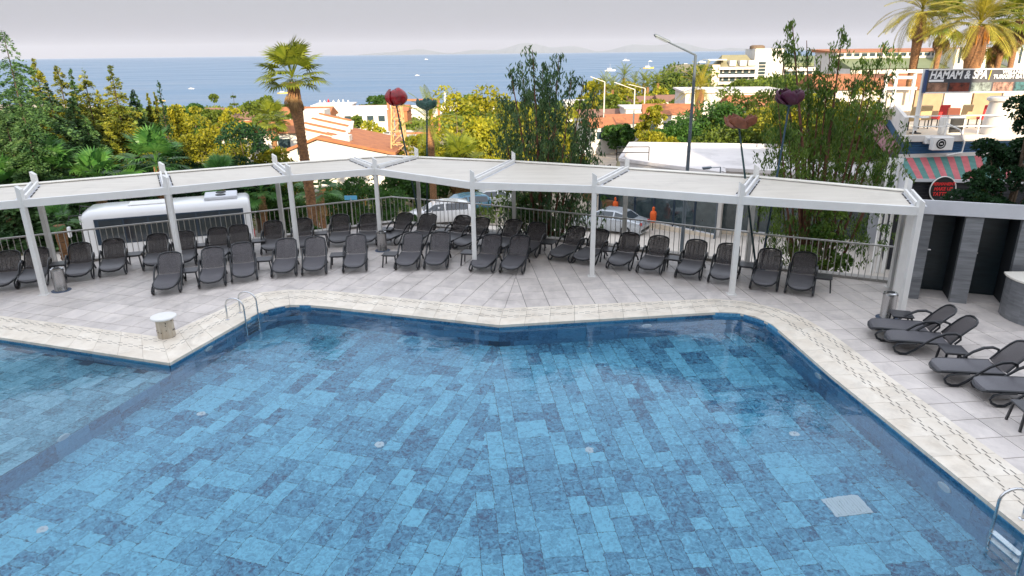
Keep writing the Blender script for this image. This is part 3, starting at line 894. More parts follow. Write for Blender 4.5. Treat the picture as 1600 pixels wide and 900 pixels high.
# (name, back-top pixel, heading towards the head in degrees, label)
LN = [(12, 392, 113, 'dark lounger at the far left end, cut by the picture edge'),
      (57, 387, 113, 'lounger behind the leftmost front post of the pergola and a steel bin'),
      (124, 379.5, 115, 'dark lounger just right of the leftmost steel bin, before the bus cab'),
      (176.5, 373, 113, 'lounger fourth from the left in the rear row, table on its right'),
      (245, 365, 110, 'rear row lounger left of the second front pergola post'),
      (287, 361, 110, 'rear row lounger half hidden behind the second front pergola post'),
      (265, 394, 107, 'leftmost lounger of the front row, nearest to the round stone bollard'),
      (331.5, 386, 108, 'second lounger from the left in the front row, table on its left'),
      (339, 355, 110, 'rear row lounger in front of the bus rear, table on its left'),
      (377, 379, 110, 'third lounger from the left in the front row, table on its right'),
      (372, 351, 109, 'rear row lounger closest to the rear corner of the white bus'),
      (426, 345, 104, 'rear row lounger left of the third front pergola post'),
      (447, 372.5, 101, 'front row lounger just left of the third front pergola post foot'),
      (473, 341, 101, 'rear row lounger partly hidden by the third front pergola post'),
      (492, 370, 101, 'front row lounger just right of the third front pergola post foot'),
      (531.5, 335, 99, 'rear row lounger with a table on its left, before the orange wall'),
      (556, 366, 98, 'front row lounger to the left of the middle steel bin, table on its left'),
      (576.5, 334, 95, 'rear row lounger beside the fourth front pergola post, left of the middle bin'),
      (635, 332.5, 68, 'rear row lounger turned left, directly right of the middle steel bin'),
      (671, 334, 72, 'rear row lounger below the stem of the green metal flower'),
      (646, 363, 87, 'front row lounger with a table on its left, right of the middle bin'),
      (689, 362, 87, 'front row lounger left of the fifth front post, no table beside it'),
      (725, 336.5, 66, 'rear row lounger just left of the fifth front pergola post'),
      (755, 340, 62, 'rear row lounger just right of the fifth front pergola post'),
      (770.5, 366, 76, 'front row lounger with a table touching the fifth front pergola post'),
      (814, 367.5, 77, 'last lounger at the right end of the front row'),
      (804, 343, 68, 'left one of two rear loungers behind the last two of the front row'),
      (841, 347.5, 71, 'rear lounger with a free standing table on its right by the railing'),
      (903, 354, 61, 'rear lounger left of the sixth front post, before the silver sedan'),
      (939.5, 358, 60, 'rear row lounger partly hidden by the sixth front pergola post'),
      (986, 363.5, 66, 'lounger right of the sixth front post, table on its left'),
      (1031.5, 368.5, 66, 'lounger in front of the shop windows, table on its right'),
      (1090, 374.5, 66, 'lounger below the tall street lamp, table on its left'),
      (1140, 380.5, 66, 'lounger crossed by the seventh front pergola post'),
      (1205, 388.5, 65, 'rear lounger second from the right end, table on its left'),
      (1259.5, 394, 64, 'lounger at the right end of the rear row, table on its right')]
first = True
def put(root, x, y, ang, label, cat, group):
    root.location = (x, y, 0); root.rotation_euler = (0, 0, ang)
    tag(root, label, cat, group)
lcopy = []
for k, (u, v, ang, lab) in enumerate(LN):
    p = G(u, v, .83); a = R(ang)
    o = lounger if k == 0 else copy_tree(lounger)
    put(o, p.x - 1.26 * math.cos(a), p.y - 1.26 * math.sin(a), a, lab, 'sun lounger', 'sun loungers on the terrace')
for k, (x, y, ang, lab) in enumerate([(8.45, 14.42, -17, 'lounger next to the rightmost bin, farthest of the right poolside group'),
                                      (8.47, 13.72, -15, 'second farthest lounger of the group along the right pool side'),
                                      (8.62, 12.24, -9, 'third farthest lounger along the right pool side, table behind it'),
                                      (8.95, 11.42, -8, 'fourth farthest lounger along the right pool side, cut by the frame'),
                                      (9.2, 9.95, -6, 'nearest lounger at the right picture edge, only its foot end showing')]):
    put(copy_tree(lounger), x, y, R(ang), lab, 'sun lounger', 'sun loungers on the terrace')
TB = [(92, 411, 20, 'behind the leftmost steel bin, left of the third lounger'), (209, 396, 15, 'between the fourth and fifth rear loungers from the left'),
      (297, 421, 12, 'between the two leftmost loungers of the front row'), (315, 382, 20, 'before the bus, between rear loungers behind the leftmost front ones'),
      (404, 375, 15, 'in the rear row, right of the lounger nearest the bus corner'), (412, 404, 12, 'in the front row, left of the third front pergola post'),
      (501, 363.5, 10, 'in the rear row, right of the third front pergola post'), (527.5, 397, 8, 'in the front row, left of the middle steel bin'),
      (604, 357, -10, 'behind the middle steel bin, close to the railing bend'), (692, 359, -20, 'behind the two front loungers right of the middle bin'),
      (610, 395.5, -5, 'in the front row, just right of the middle steel bin'), (733, 393, -12, 'touching the foot of the fifth front pergola post'),
      (771, 365, -22, 'in the rear row, right of the fifth front pergola post'), (857, 377, -25, 'standing alone by the railing in front of the weeping tree'),
      (952, 388.5, -25, 'right of the sixth front pergola post'), (1052.5, 402, -25, 'between the two loungers in front of the shop windows'),
      (1168, 413, -25, 'at the foot of the flower stems by the seventh post'), (1287, 431, -25, 'at the right end of the rear row, beside the last lounger'),
      (1409, 489.5, -18, 'beside the rightmost bin and the farthest poolside lounger'), (1490, 545, -12, 'between the second and third loungers of the right pool side'),
      (1612, 634, -8, 'right of the fourth poolside lounger at the picture edge')]
for k, (u, v, ang, lab) in enumerate(TB):
    p = G(u, v, .4); o = table if k == 0 else copy_tree(table)
    put(o, p.x, p.y, R(ang), 'dark side table ' + lab, 'side table', 'side tables between the loungers')

# ------------------------------------------------------------------ bins, bollard, ladders
def make_bin(x, y, label, tilt=0.0):
    e = empty('litter_bin', (x, y, 0))
    MB().lathe((0, 0, .012), [(.165, 0), (.165, .03), (.16, .04), (.16, .56), (.168, .57), (.168, .60)], 24).build('body', M['steelbin'], e, smooth=True)
    MB().lathe((0, 0, .613), [(.165, 0), (.16, .03), (.12, .05), (.105, .045)], 24).build('lid', M['chrome'], e, smooth=True)
    MB().lathe((0, 0, .655), [(.09, 0), (.085, .012)], 18).build('ash_tray', M['black'], e, smooth=True)
    MB().lathe((0, 0, 0), [(.25, 0), (.25, .008), (.19, .012)], 24).build('foot_ring', M['binfoot'], e, smooth=True)
    tag(e, label, 'bin', 'steel bins on the terrace')
M['steelbin'] = mat('brushed_steel', (.50, .50, .50), .26, metal=1, var=.1, scale=4, stretch=(30, 30, 1))
M['binfoot'] = mat('bin_foot', (.02, .05, .11), .4)
make_bin(-12.72, 18.35, 'leftmost brushed steel bin, beside the first front pergola post')
make_bin(-4.32, 22.15, 'middle brushed steel bin, in front of the fourth front pergola post')
make_bin(9.12, 15.55, 'rightmost brushed steel bin, next to the corner post and poolside loungers')
p = G(261, 526, 0)
e = empty('stone_bollard', (p.x, p.y, .012))
M['travertine'] = mat('travertine', (.60, .55, .46), .7, col2=(.45, .37, .27), scale=5, bump=.4, bscale=30, stretch=(3, 3, .5))
MB().lathe((0, 0, 0), [(.19, 0), (.195, .02), (.19, .44), (.20, .46)], 22).build('drum', M['travertine'], e, smooth=True)
MB().lathe((0, 0, .461), [(.27, 0), (.285, .012), (.285, .035), (.27, .05)], 28).build('top_slab', M['white'], e, smooth=True)
h_ = MB(); 
for k in range(26):
    a = rnd.uniform(0, 2 * math.pi); z = rnd.uniform(.06, .42)
    h_.box((.193 * math.cos(a), .193 * math.sin(a), z), (.016, .016, .026), rz=a)
h_.build('drill_holes', M['slot'], e)['kind'] = 'stuff'
tag(e, 'round stone table drum with white top on the corner of the pool edge', 'stone table')
def ladder(p, into, w, label, top=.62, back=-.42, front=.10):
    """p: mid point on the coping edge, into: direction over the water"""
    e = empty('pool_ladder', (p[0], p[1], .014), math.atan2(into.y, into.x))
    for s in (-1, 1):
        c_ = (back + front) / 2; rr = (front - back) / 2
        pts = [(back, s * w / 2, 0), (back, s * w / 2, top * .6)]
        for k in range(9):
            a = math.pi * (1 - k / 8); pts.append((c_ + rr * math.cos(a), s * w / 2, top * .68 + rr * math.sin(a) * .8))
        pts += [(front, s * w / 2, .1), (front, s * w / 2, -.85), (front - .05, s * w / 2, -.97), (.02, s * w / 2, -1.0)]
        MB().tube(pts, .021, 10).build('handrail', M['chrome'], e, smooth=True)
        MB().lathe((back, s * w / 2, 0), [(.05, 0), (.05, .008), (.03, .016)], 14).build('flange', M['chrome'], e, smooth=True)
    for z in (-.2, -.45, -.7, -.95):
        MB().box((front, 0, z), (.09, w - .03, .022)).build('step', M['chrome'], e)
    tag(e, label, 'pool ladder', 'pool ladders')
ladder((-6.60, 16.02), Vector((.96, -.28)), .50, 'steel pool ladder at the left bend of the far pool edge', top=.55)
lp = (6.935, 7.66)
ladder(lp, Vector((-.99, -.11)), .52, 'steel pool ladder on the right pool side near the camera', top=.50, back=-.13, front=.30)

# ------------------------------------------------------------------ metal flowers
def petal_mesh(name, mt, Ln, wid, prof, curl=0.0, tip=.0):
    """prof(t) -> (radius, height); the petal is wrapped round its axis"""
    nt_, nw = 9, 6; vs = []; fs = []
    for i in range(nt_ + 1):
        t = i / nt_; r_, z = prof(t)
        w = wid * math.sin(math.pi * min(1, (.12 + .88 * t) ** .9 * .92)) ** .75
        if t > .8: w *= 1 - .55 * ((t - .8) / .2) ** 2
        for k in range(nw + 1):
            s = (k / nw - .5) * 2
            vs.append((r_ - curl * r_ * s * s * .35, s * w / 2, z + tip * s * s))
    for i in range(nt_):
        for k in range(nw):
            a = i * (nw + 1) + k; fs.append((a, a + 1, a + nw + 2, a + nw + 1))
    me = bpy.data.meshes.new(name); me.from_pydata(vs, [], fs); me.materials.append(mt)
    me.polygons.foreach_set('use_smooth', [True] * len(fs)); return me
def flower(base, head, mt, mstem, label, size, closed, n=6, nod=(0, 0), seed=1):
    e = empty('metal_flower', base)
    r2 = random.Random(seed)
    h_ = head - base
    MB().tube([(0, 0, 0), h_ * .33 + V(0, 0, 0), h_ * .7, h_ - V(0, 0, .02)], [.035, .032, .03, .028], 8).build('stem', mstem, e, smooth=True)
    MB().lathe((0, 0, 0), [(.13, 0), (.13, .012), (.05, .02)], 14).build('foot_plate', mstem, e)
    MB().lathe(h_, [(.03, -.03), (.09, .0), (.10, .04), (.02, .06)], 12).build('calyx', mstem, e, smooth=True)
    if closed: prof = lambda t: (size * (.08 + .62 * math.sin(math.pi * min(1, t * .62 + .05)) ** .8 - .30 * t * t), size * (.86 * t ** 1.15))
    else: prof = lambda t: (size * (.06 + .66 * math.sin(min(1, t * .95) * math.pi / 2) ** .9), size * (.60 * t ** 1.6 + .02))
    for k in range(n):
        a = 2 * math.pi * (k + .3) / n
        me = petal_mesh('petal', mt, size, size * (.88 if closed else .92), prof, curl=.9 if closed else .25, tip=0 if closed else size * .10)
        o = mesh_obj('petal', me, e, h_, (nod[0] + r2.uniform(-.06, .06), nod[1] + r2.uniform(-.06, .06), a))
        s = r2.uniform(.93, 1.06) * (1 if k % 2 else .94); o.scale = (s, s, s)
        md = o.modifiers.new('thick', 'SOLIDIFY'); md.thickness = .012
    if not closed: MB().lathe(h_, [(.02, .02), (.16 * size, .05), (.18 * size, .2 * size), (.06 * size, .28 * size)], 12).build('flower_centre', mt, e, smooth=True)
    tag(e, label, 'metal flower', 'giant metal flowers')
M['f_red'] = mat('red_enamel', (.30, .005, .012), .36, var=.6, scale=5, coat=.15)
M['f_green'] = mat('green_enamel', (.035, .105, .085), .5, var=.5, scale=6)
M['f_brown'] = mat('rust_enamel', (.22, .07, .035), .6, var=.45, scale=6)
M['f_purple'] = mat('purple_enamel', (.075, .010, .040), .5, var=.4, scale=5)
M['stem'] = mat('stem_green', (.015, .05, .055), .5, var=.3, scale=4)
M['stem2'] = mat('stem_blue', (.02, .055, .09), .5, var=.3, scale=4)
flower(V(-3.42, 25.38, .014), AT(619.5, 165, 25.9), M['f_red'], M['stem'], 'giant red metal tulip with closed petals on a leaning stem', .70, True, 6)
flower(V(-3.18, 25.30, .014), AT(667, 172, 25.4), M['f_green'], M['stem'], 'giant grey green metal flower with open petals, right of the red tulip', .58, False, 5, seed=2)
flower(V(7.30, 19.55, .014), AT(1155, 200, 20.3), M['f_brown'], M['stem'], 'giant rust coloured metal flower with open petals above the flat white roof', .64, False, 5, nod=(-.25, .1), seed=3)
flower(V(7.42, 19.50, .014), AT(1233, 165, 20.3), M['f_purple'], M['stem2'], 'giant dark purple metal flower on a strongly leaning blue stem', .62, False, 5, nod=(-.2, -.1), seed=4)

# ------------------------------------------------------------------ changing cabins at the right
M['slate'] = mat('grey_slate', (.24, .25, .26), .38, col2=(.11, .115, .125), scale=1.7, stretch=(.8, .8, 7), objvar=.12, bump=.08, bscale=20, detail=8)
M['darkdoor'] = mat('dark_teal_door', (.012, .024, .030), .35, var=.4, scale=2, stretch=(1, 1, 6))
M['void'] = mat('dark_lining', (.02, .024, .028), .7)
wc = empty('changing_cabins', (10.31, 16.94, 0), math.atan2(-.76, 1.99))
tag(wc, 'slate clad cabin block with two dark doors and a white fascia', 'cabin block')
# local x along the front, local y to the back
PLs = [(0.0, .32), (1.02, 1.40), (2.20, 2.62)]
for (a, b) in PLs:
    z = 0.004
    for hgt in (.56, .56, .56, .56):
        z1 = min(z + hgt, 2.27)
        MB().prism([(a, 0), (b, 0), (b, .16), (a, .16)], z, z1 - .004).build('stone_panel', M['slate'], wc)
        z = z1
    MB().prism([(a + .015, .162), (b - .015, .162), (b - .015, 1.0), (a + .015, 1.0)], .004, 2.27).build('partition', M['void'], wc)
for k, (a, b) in enumerate(((.32, 1.02), (1.40, 2.20))):
    d_ = MB().prism([(a - .0, .92), (b, .92), (b, .97), (a, .97)], .02, 2.26).build('door', M['darkdoor'], wc)
    MB().box((a + .12, .90, 1.12), (.09, .02, .17)).box((a + .16, .86, 1.14), (.16, .03, .035)).build('handle', M['chrome'], d_)
    MB().lathe((a + .12, .905, .93), [(.022, -.01), (.022, .01)], 10).build('lock', M['chrome'], d_)
    MB().lathe(((a + b) / 2, .45, 2.245), [(.05, 0), (.05, .02)], 12).build('ceiling_spot', M['plastic_white'], wc)
    MB().prism([(a + .005, .17), (b - .005, .17), (b - .005, .91), (a + .005, .91)], .004, .016).build('threshold', M['deck'], wc)
MB().prism([(2.62, .05), (7, .05), (7, .2), (2.62, .2)], .004, 2.27).build('side_wall', M['slate'], wc)
MB().prism([(-.05, -.06), (7.0, -.06), (7.0, .0), (-.05, .0)], 2.27, 2.62).build('fascia', M['greywhite'], wc)
MB().prism([(-.05, .002), (7.0, .002), (7.0, 1.6), (-.05, 1.15)], 2.275, 2.29).build('roof', M['greywhite'], wc)
MB().prism([(-.05, 1.0), (7.0, 1.0), (7.0, 1.1), (-.05, 1.1)], .0, 2.27).build('back_wall', M['slate'], wc)
# corner post of the cabins
MB().prism([(-.28, .02), (-.05, .02), (-.05, .22), (-.28, .22)], .004, 2.60).build('corner_post', M['white'], wc)
# bar counter at the right edge
bc = empty('bar_counter', (12.9, 15.35, 0))
pts = [(math.cos(a) * 1.0, math.sin(a) * 1.0) for a in [R(150 + 12 * k) for k in range(11)]]
for (a, b) in zip(pts, pts[1:]):
    MB().prism([a, b, (b[0] * .92, b[1] * .92), (a[0] * .92, a[1] * .92)], .004, .98).build('front_panel', M['slate'], bc)
pp = [(x * 1.06, y * 1.06) for x, y in pts]
MB().prism(pp + [(1.5, pp[-1][1]), (1.5, pp[0][1])], 1.0, 1.04).build('counter_top', M['cream'], bc)
tag(bc, 'curved slate bar counter at the right picture edge', 'bar counter')
# ------------------------------------------------------------------ foliage builders
def leaf_quads(C, D, L_, Wd, rs):
    """rhombic leaves: centres C, directions D (both n,3), length L_, width Wd (n,)"""
    n = len(C)
    D = D / np.maximum(1e-6, np.linalg.norm(D, axis=1, keepdims=True))
    Rn = rs.normal(size=(n, 3)); S = np.cross(D, Rn); S /= np.maximum(1e-6, np.linalg.norm(S, axis=1, keepdims=True))
    L_ = np.broadcast_to(L_, n)[:, None]; Wd = np.broadcast_to(Wd, n)[:, None]
    v = np.stack([C - D * L_ / 2, C + S * Wd / 2 - D * L_ * .05, C + D * L_ / 2, C - S * Wd / 2 - D * L_ * .05], 1).reshape(-1, 3)
    f = np.arange(4 * n).reshape(-1, 4)
    return v, f
def crown_broad(h, r, n, leaf, seed, nclump=26, flat=.8, ragged=.25):
    """crown centred at 0, height h, radius r; leaves sit on clumps of different size, with gaps"""
    rs = np.random.RandomState(seed)
    d = rs.normal(size=(nclump, 3)); d /= np.linalg.norm(d, axis=1, keepdims=True)
    rad = (.45 + .55 * rs.rand(nclump) ** .6)[:, None]
    cc = d * rad * np.array([r, r, h / 2]) * (1 + ragged * (rs.rand(nclump, 1) - .5))
    cr = r * (.26 + .22 * rs.rand(nclump))
    idx = rs.randint(0, nclump, n)
    u = rs.normal(size=(n, 3)); u /= np.linalg.norm(u, axis=1, keepdims=True)
    u[:, 2] = np.where(rs.rand(n) < .65, np.abs(u[:, 2]), u[:, 2])
    rr = cr[idx][:, None] * (.55 + .5 * rs.rand(n, 1) ** .5)
    C = cc[idx] + u * rr * np.array([1, 1, flat])
    D = u + rs.normal(size=(n, 3)) * .7 + np.array([0, 0, -.25])
    s = leaf * (.7 + .6 * rs.rand(n))
    v, f = leaf_quads(C, D, s, s * .55, rs)
    return v, f, cc
def crown_weep(h, r, n, seed, strands=240, leaf=.17, heads=None, drop=1.0, tmin=.20):
    """slender drooping sprays hanging from spread branches, ragged at the top; heads: (x, y, z) of the branch ends"""
    rs = np.random.RandomState(seed)
    heads = np.array(heads); nb = len(heads)
    C = []; D = []; per = max(6, n // strands)
    for k in range(strands):
        b = rs.randint(nb); hx, hy, hz = heads[b]
        t = tmin + (1 - tmin) * rs.rand() ** .75
        spread = r * .34 * (1.12 - t)
        x0 = hx * t ** .55 + rs.normal() * spread; y0 = hy * t ** .55 + rs.normal() * spread
        z = hz * t
        L_ = drop * (.35 + .8 * rs.rand()) * (1.15 - .6 * t)
        q = rs.rand(per); out = rs.normal(size=2) * .28 * L_
        px = x0 + out[0] * q + rs.normal(size=per) * .06; py = y0 + out[1] * q + rs.normal(size=per) * .06
        pz = z - L_ * q ** 1.2 + rs.normal(size=per) * .04
        C.append(np.stack([px, py, pz], 1))
        D.append(np.stack([rs.normal(size=per) * .5, rs.normal(size=per) * .5, -np.ones(per)], 1))
    C = np.concatenate(C); D = np.concatenate(D)
    s = leaf * (.6 + .8 * rs.rand(len(C)))
    v, f = leaf_quads(C, D, s, s * .26, rs)
    return v, f, [tuple(x) for x in heads]
def crown_conifer(h, r, n, seed, droop=.25, leaf=.20, tiers=0, taper=1.0, lump=.3):
    """branches in whorls on a pole, feathery at the ends"""
    rs = np.random.RandomState(seed)
    nbr = int(46 + h * 17)
    t = rs.rand(nbr) ** .95
    if tiers: t = np.floor(t * tiers) / tiers + .02 * rs.rand(nbr)
    a = rs.rand(nbr) * 2 * np.pi
    Lb = r * (1 - t) ** taper * (1 - lump + lump * 1.6 * rs.rand(nbr)) + .05 * r
    per = max(10, n // nbr)
    w = Lb / Lb.sum() * nbr
    C = []; D = []
    for k in range(nbr):
        m_ = max(8, int(per * w[k])); q = rs.rand(m_) ** .6
        ln = Lb[k] * q
        side = rs.normal(size=m_) * .17 * Lb[k] * (.25 + q * .6)
        ca, sa = math.cos(a[k]), math.sin(a[k])
        x = ln * ca - side * sa; y = ln * sa + side * ca
        z = t[k] * h - droop * ln * q + rs.normal(size=m_) * .05 + .12 * Lb[k]
        C.append(np.stack([x, y, z], 1))
        D.append(np.stack([ca + rs.normal(size=m_) * .5, sa + rs.normal(size=m_) * .5, rs.normal(size=m_) * .35 - droop * .6 + .25], 1))
    C = np.concatenate(C); D = np.concatenate(D)
    s = leaf * (.6 + .8 * rs.rand(len(C))) * (1.05 - .5 * np.clip(C[:, 2] / h, 0, 1))
    v, f = leaf_quads(C, D, s, s * .42, rs)
    return v, f
def trunk_mesh(h, r, limbs, mt, seed=1, lean=(0, 0)):
    r2 = random.Random(seed); mb = MB()
    pts = []; N = 6
    for k in range(N + 1):
        t = k / N; pts.append((lean[0] * t + r2.uniform(-.06, .06) * r * 6 * (t > 0), lean[1] * t + r2.uniform(-.06, .06) * r * 6 * (t > 0), h * t))
    mb.tube(pts, [r * (1.25 if k == 0 else 1 - .55 * k / N) for k in range(N + 1)], 7)
    for L_ in limbs:
        z0 = min(h * .95, max(h * .35, L_[2] * .45)); t = z0 / h
        b = Vector((lean[0] * t, lean[1] * t, z0)); e = Vector(L_)
        mid = b.lerp(e, .5) + Vector((r2.uniform(-.1, .1), r2.uniform(-.1, .1), .08 * (e - b).length))
        mb.tube([b, mid, e], [r * .42, r * .26, r * .08], 5)
    return mb.mesh('trunk', mt, smooth=True)
LF = {}
LF['sunny'] = leafmat('leaf_sunny', (.090, .130, .010), (.40, .36, .024))  # yellow of the low sun is put into this leaf colour
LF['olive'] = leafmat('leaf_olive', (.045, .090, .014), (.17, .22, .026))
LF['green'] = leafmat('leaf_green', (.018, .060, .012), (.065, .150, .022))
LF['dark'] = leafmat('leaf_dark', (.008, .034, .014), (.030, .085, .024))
LF['conif'] = leafmat('leaf_conifer', (.03, .070, .010), (.30, .29, .026), trans=.15)  # pale end carries the warm sunlight as yellow in the colour
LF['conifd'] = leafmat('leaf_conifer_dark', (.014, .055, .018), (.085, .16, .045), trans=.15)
LF['gum'] = leafmat('leaf_gum', (.018, .058, .026), (.11, .18, .06), rough=.4, trans=.3)
LF['gum2'] = leafmat('leaf_gum_bright', (.035, .10, .016), (.20, .30, .045), rough=.4, trans=.35)
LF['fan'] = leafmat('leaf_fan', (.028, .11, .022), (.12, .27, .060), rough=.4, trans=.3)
LF['fansun'] = leafmat('leaf_fan_sun', (.10, .14, .012), (.24, .27, .03), rough=.45, trans=.3)  # sunlit copy of the fan leaf, the sun's yellow put into its colour
LF['date'] = leafmat('leaf_date', (.17, .17, .02), (.46, .38, .05), rough=.45, trans=.2)
LF['dry'] = leafmat('leaf_dry', (.16, .09, .04), (.38, .24, .11), rough=.9, trans=.1)
LF['pink'] = leafmat('leaf_pink', (.25, .02, .08), (.45, .05, .12), trans=.3)
M['bark'] = mat('bark', (.17, .12, .08), .9, var=.5, scale=6, bump=.6)
M['darkbark'] = mat('dark_bark', (.07, .05, .035), .9, var=.4, scale=6)
M['bark_red'] = mat('bark_red', (.16, .065, .04), .85, var=.5, scale=6, bump=.4)
M['palmbark'] = mat('palm_bark', (.40, .20, .085), .95, col2=(.11, .06, .035), scale=9, bump=1.5, bscale=14, stretch=(1, 1, 2.2))
def tree_from(label, cat, name, base, vf, lf, tr_me, crown_off, group=None, rot=0):
    e = empty(name, base, rot)
    me = np_mesh('crown', vf[0], vf[1], lf)
    mesh_obj('crown', me, e, (0, 0, crown_off))
    if tr_me: mesh_obj('trunk', tr_me, e)
    tag(e, label, cat, group); return e
def broad(u, vt, Y, wpx, hfrac, label, lf='sunny', n=5200, leaf=None, seed=0, name='leafy_tree', cat='tree', vb=None, base=None, nclump=26, flat=.8, bark='bark', group=None):
    """tree with crown top at pixel (u, vt), crown width wpx; hfrac = crown height / tree height"""
    top = AT(u, vt, Y); w = (top - Vector((0, 0, CAM_H))).dot(FW); r = wpx / F_PX * w / 2
    g = ht(top.x, Y) if base is None else base
    H = top.z - g
    ch = H * hfrac if vb is None else top.z - AT(u, vb, Y).z
    ch = min(ch, H * 1.02)
    leaf = leaf or max(.10, min(.6, w / 205)); n = int(n * 1.55)
    v, f, cc = crown_broad(ch, r, n, leaf, seed or int(u * 7 + vt), nclump, flat)
    z = H - ch / 2 - leaf * .3
    limbs = [(c[0] * .8, c[1] * .8, z + c[2] * .8) for c in cc[:9]]
    tm = trunk_mesh(max(.6, z), max(.06, min(.35, H * .022)), limbs, M[bark], seed)
    return tree_from(label, cat, name, (top.x, Y, g - .05), (v, f), LF[lf], tm, z, group)
def conifer(u, vt, Y, wpx, label, lf='conif', n=5000, seed=0, droop=.25, leaf=.26, tiers=0, taper=.9, name='conifer', lump=.45, cat='tree', group=None, lift=.4):
    top = AT(u, vt, Y); w = (top - Vector((0, 0, CAM_H))).dot(FW); r = wpx / F_PX * w / 2
    g = ht(top.x, Y); H = top.z - g
    v, f = crown_conifer(H - lift, r, n, seed or int(u + vt * 3), droop, leaf * max(1, w / 90), tiers, taper, lump)
    mb = MB().tube([(0, 0, 0), (0.03, 0, H * .5), (0, 0, H * .97)], [.13, .07, .015], 6)
    return tree_from(label, cat, name, (top.x, Y, g - .05), (v, f), LF[lf], mb.mesh('trunk', M['darkbark']), lift, group)
def weep(u, heads_px, Y, label, lf='gum', n=14000, seed=3, strands=420, leaf=.17, drop=1.1, bark='bark_red', name='weeping_tree', trunks=3, tmin=.20):
    """heads_px: pixels of the branch tips at about the depth of the tree"""
    b0 = G(u, 400, 0); x0 = AT(u, 200, Y).x; g = ht(x0, Y); r2 = random.Random(seed)
    hd = []
    for (hu, hv) in heads_px:
        dy = r2.uniform(-1.3, 1.3); p = AT(hu, hv, Y + dy); hd.append((p.x - x0, dy, p.z - g))
    H = max(h[2] for h in hd); r = max(abs(h[0]) for h in hd) + .4
    v, f, bp_ = crown_weep(H, r, n, seed, strands, leaf, hd, drop, tmin)
    mb = MB()
    for k, b in enumerate(bp_):
        if k < trunks:
            a = 2 * math.pi * k / trunks; mb.tube([(.12 * math.cos(a), .12 * math.sin(a), 0), (b[0] * .18, b[1] * .18, b[2] * .3), (b[0] * .55, b[1] * .55, b[2] * .65), (b[0], b[1], b[2] * .98)], [.10, .08, .05, .010], 6)
        else: mb.tube([(b[0] * .1, b[1] * .1, b[2] * .16), (b[0] * .6, b[1] * .6, b[2] * .55), (b[0], b[1], b[2] * .97)], [.055, .035, .008], 5)
    return tree_from(label, 'tree', name, (x0, Y, g - .05), (v, f), LF[lf], mb.mesh('trunk', M[bark], smooth=True), 0)
# palms
def fan_frond(mt, seed, L_=.95, rad=.85, fold=.35, droop=.3):
    r2 = random.Random(seed); v = []; f = []
    w = .035
    v += [(0, -w, 0), (0, w, 0), (L_, w * .6, .02), (L_, -w * .6, .02)]; f.append((0, 1, 2, 3))
    nb = 23
    for k in range(nb):
        a = R(-118 + 236 * k / (nb - 1)); l = rad * (.72 + .28 * math.cos(a / 2)) * r2.uniform(.92, 1.05)
        d = Vector((math.cos(a), math.sin(a), 0)); s = Vector((-math.sin(a), math.cos(a), 0)); zz = fold * abs(math.sin(a)) * .5
        p0 = Vector((L_, 0, .02)); p1 = p0 + d * l * .6 + V(0, 0, zz * .6 * l); p2 = p0 + d * l + V(0, 0, zz * l - droop * l * r2.uniform(.5, 1.1))
        n = len(v); ww = l * .062
        v += [p0 - s * .008, p0 + s * .008, p1 + s * ww, p2, p1 - s * ww]
        v[-5:] = [tuple(x) for x in v[-5:]]
        f += [(n, n + 1, n + 2, n + 4), (n + 4, n + 2, n + 3)]
    me = bpy.data.meshes.new('frond'); me.from_pydata(v, [], f); me.materials.append(mt); return me
def date_frond(mt, seed, L_=3.0, arch=.5, lw=.42):
    r2 = random.Random(seed); v = []; f = []; N = 12; pts = []
    for k in range(N + 1):
        t = k / N; a = arch * t
        pts.append(Vector((L_ * math.sin(a * 1.55) / (arch * 1.55) * 1.0, 0, L_ * (.30 * t - arch * .9 * t * t))))
    for a, b in zip(pts, pts[1:]):
        n = len(v); w = .03 * (1 - .6 * pts.index(a) / N)
        v += [(a.x, -w, a.z), (a.x, w, a.z), (b.x, w * .8, b.z), (b.x, -w * .8, b.z)]; f.append((n, n + 1, n + 2, n + 3))
    nl = 34
    for s in (-1, 1):
        for k in range(nl):
            t = .14 + .86 * k / nl; i = min(N - 1, int(t * N)); q = t * N - i
            p = pts[i].lerp(pts[i + 1], q); d = (pts[i + 1] - pts[i]).normalized()
            l = lw * (math.sin(math.pi * min(1, t * .9 + .12)) ** .5) * r2.uniform(.85, 1.1)
            dr = (d * .75 + Vector((0, s * .85, .30 - .55 * t))).normalized()
            e = p + dr * l + V(0, 0, -.06); w = d * .022
            n = len(v); m_ = p + dr * l * .5
            v += [tuple(p), tuple(m_ + w), tuple(e), tuple(m_ - w)]; f.append((n, n + 1, n + 2, n + 3))
    me = bpy.data.meshes.new('frond'); me.from_pydata(v, [], f); me.materials.append(mt); return me
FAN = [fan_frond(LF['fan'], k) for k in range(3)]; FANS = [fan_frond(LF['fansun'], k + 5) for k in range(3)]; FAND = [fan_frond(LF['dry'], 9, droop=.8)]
DATE = [date_frond(LF['date'], k, arch=.42 + .12 * k) for k in range(3)]
DATEG = [date_frond(LF['fansun'], k + 9, arch=.5 + .1 * k) for k in range(2)]
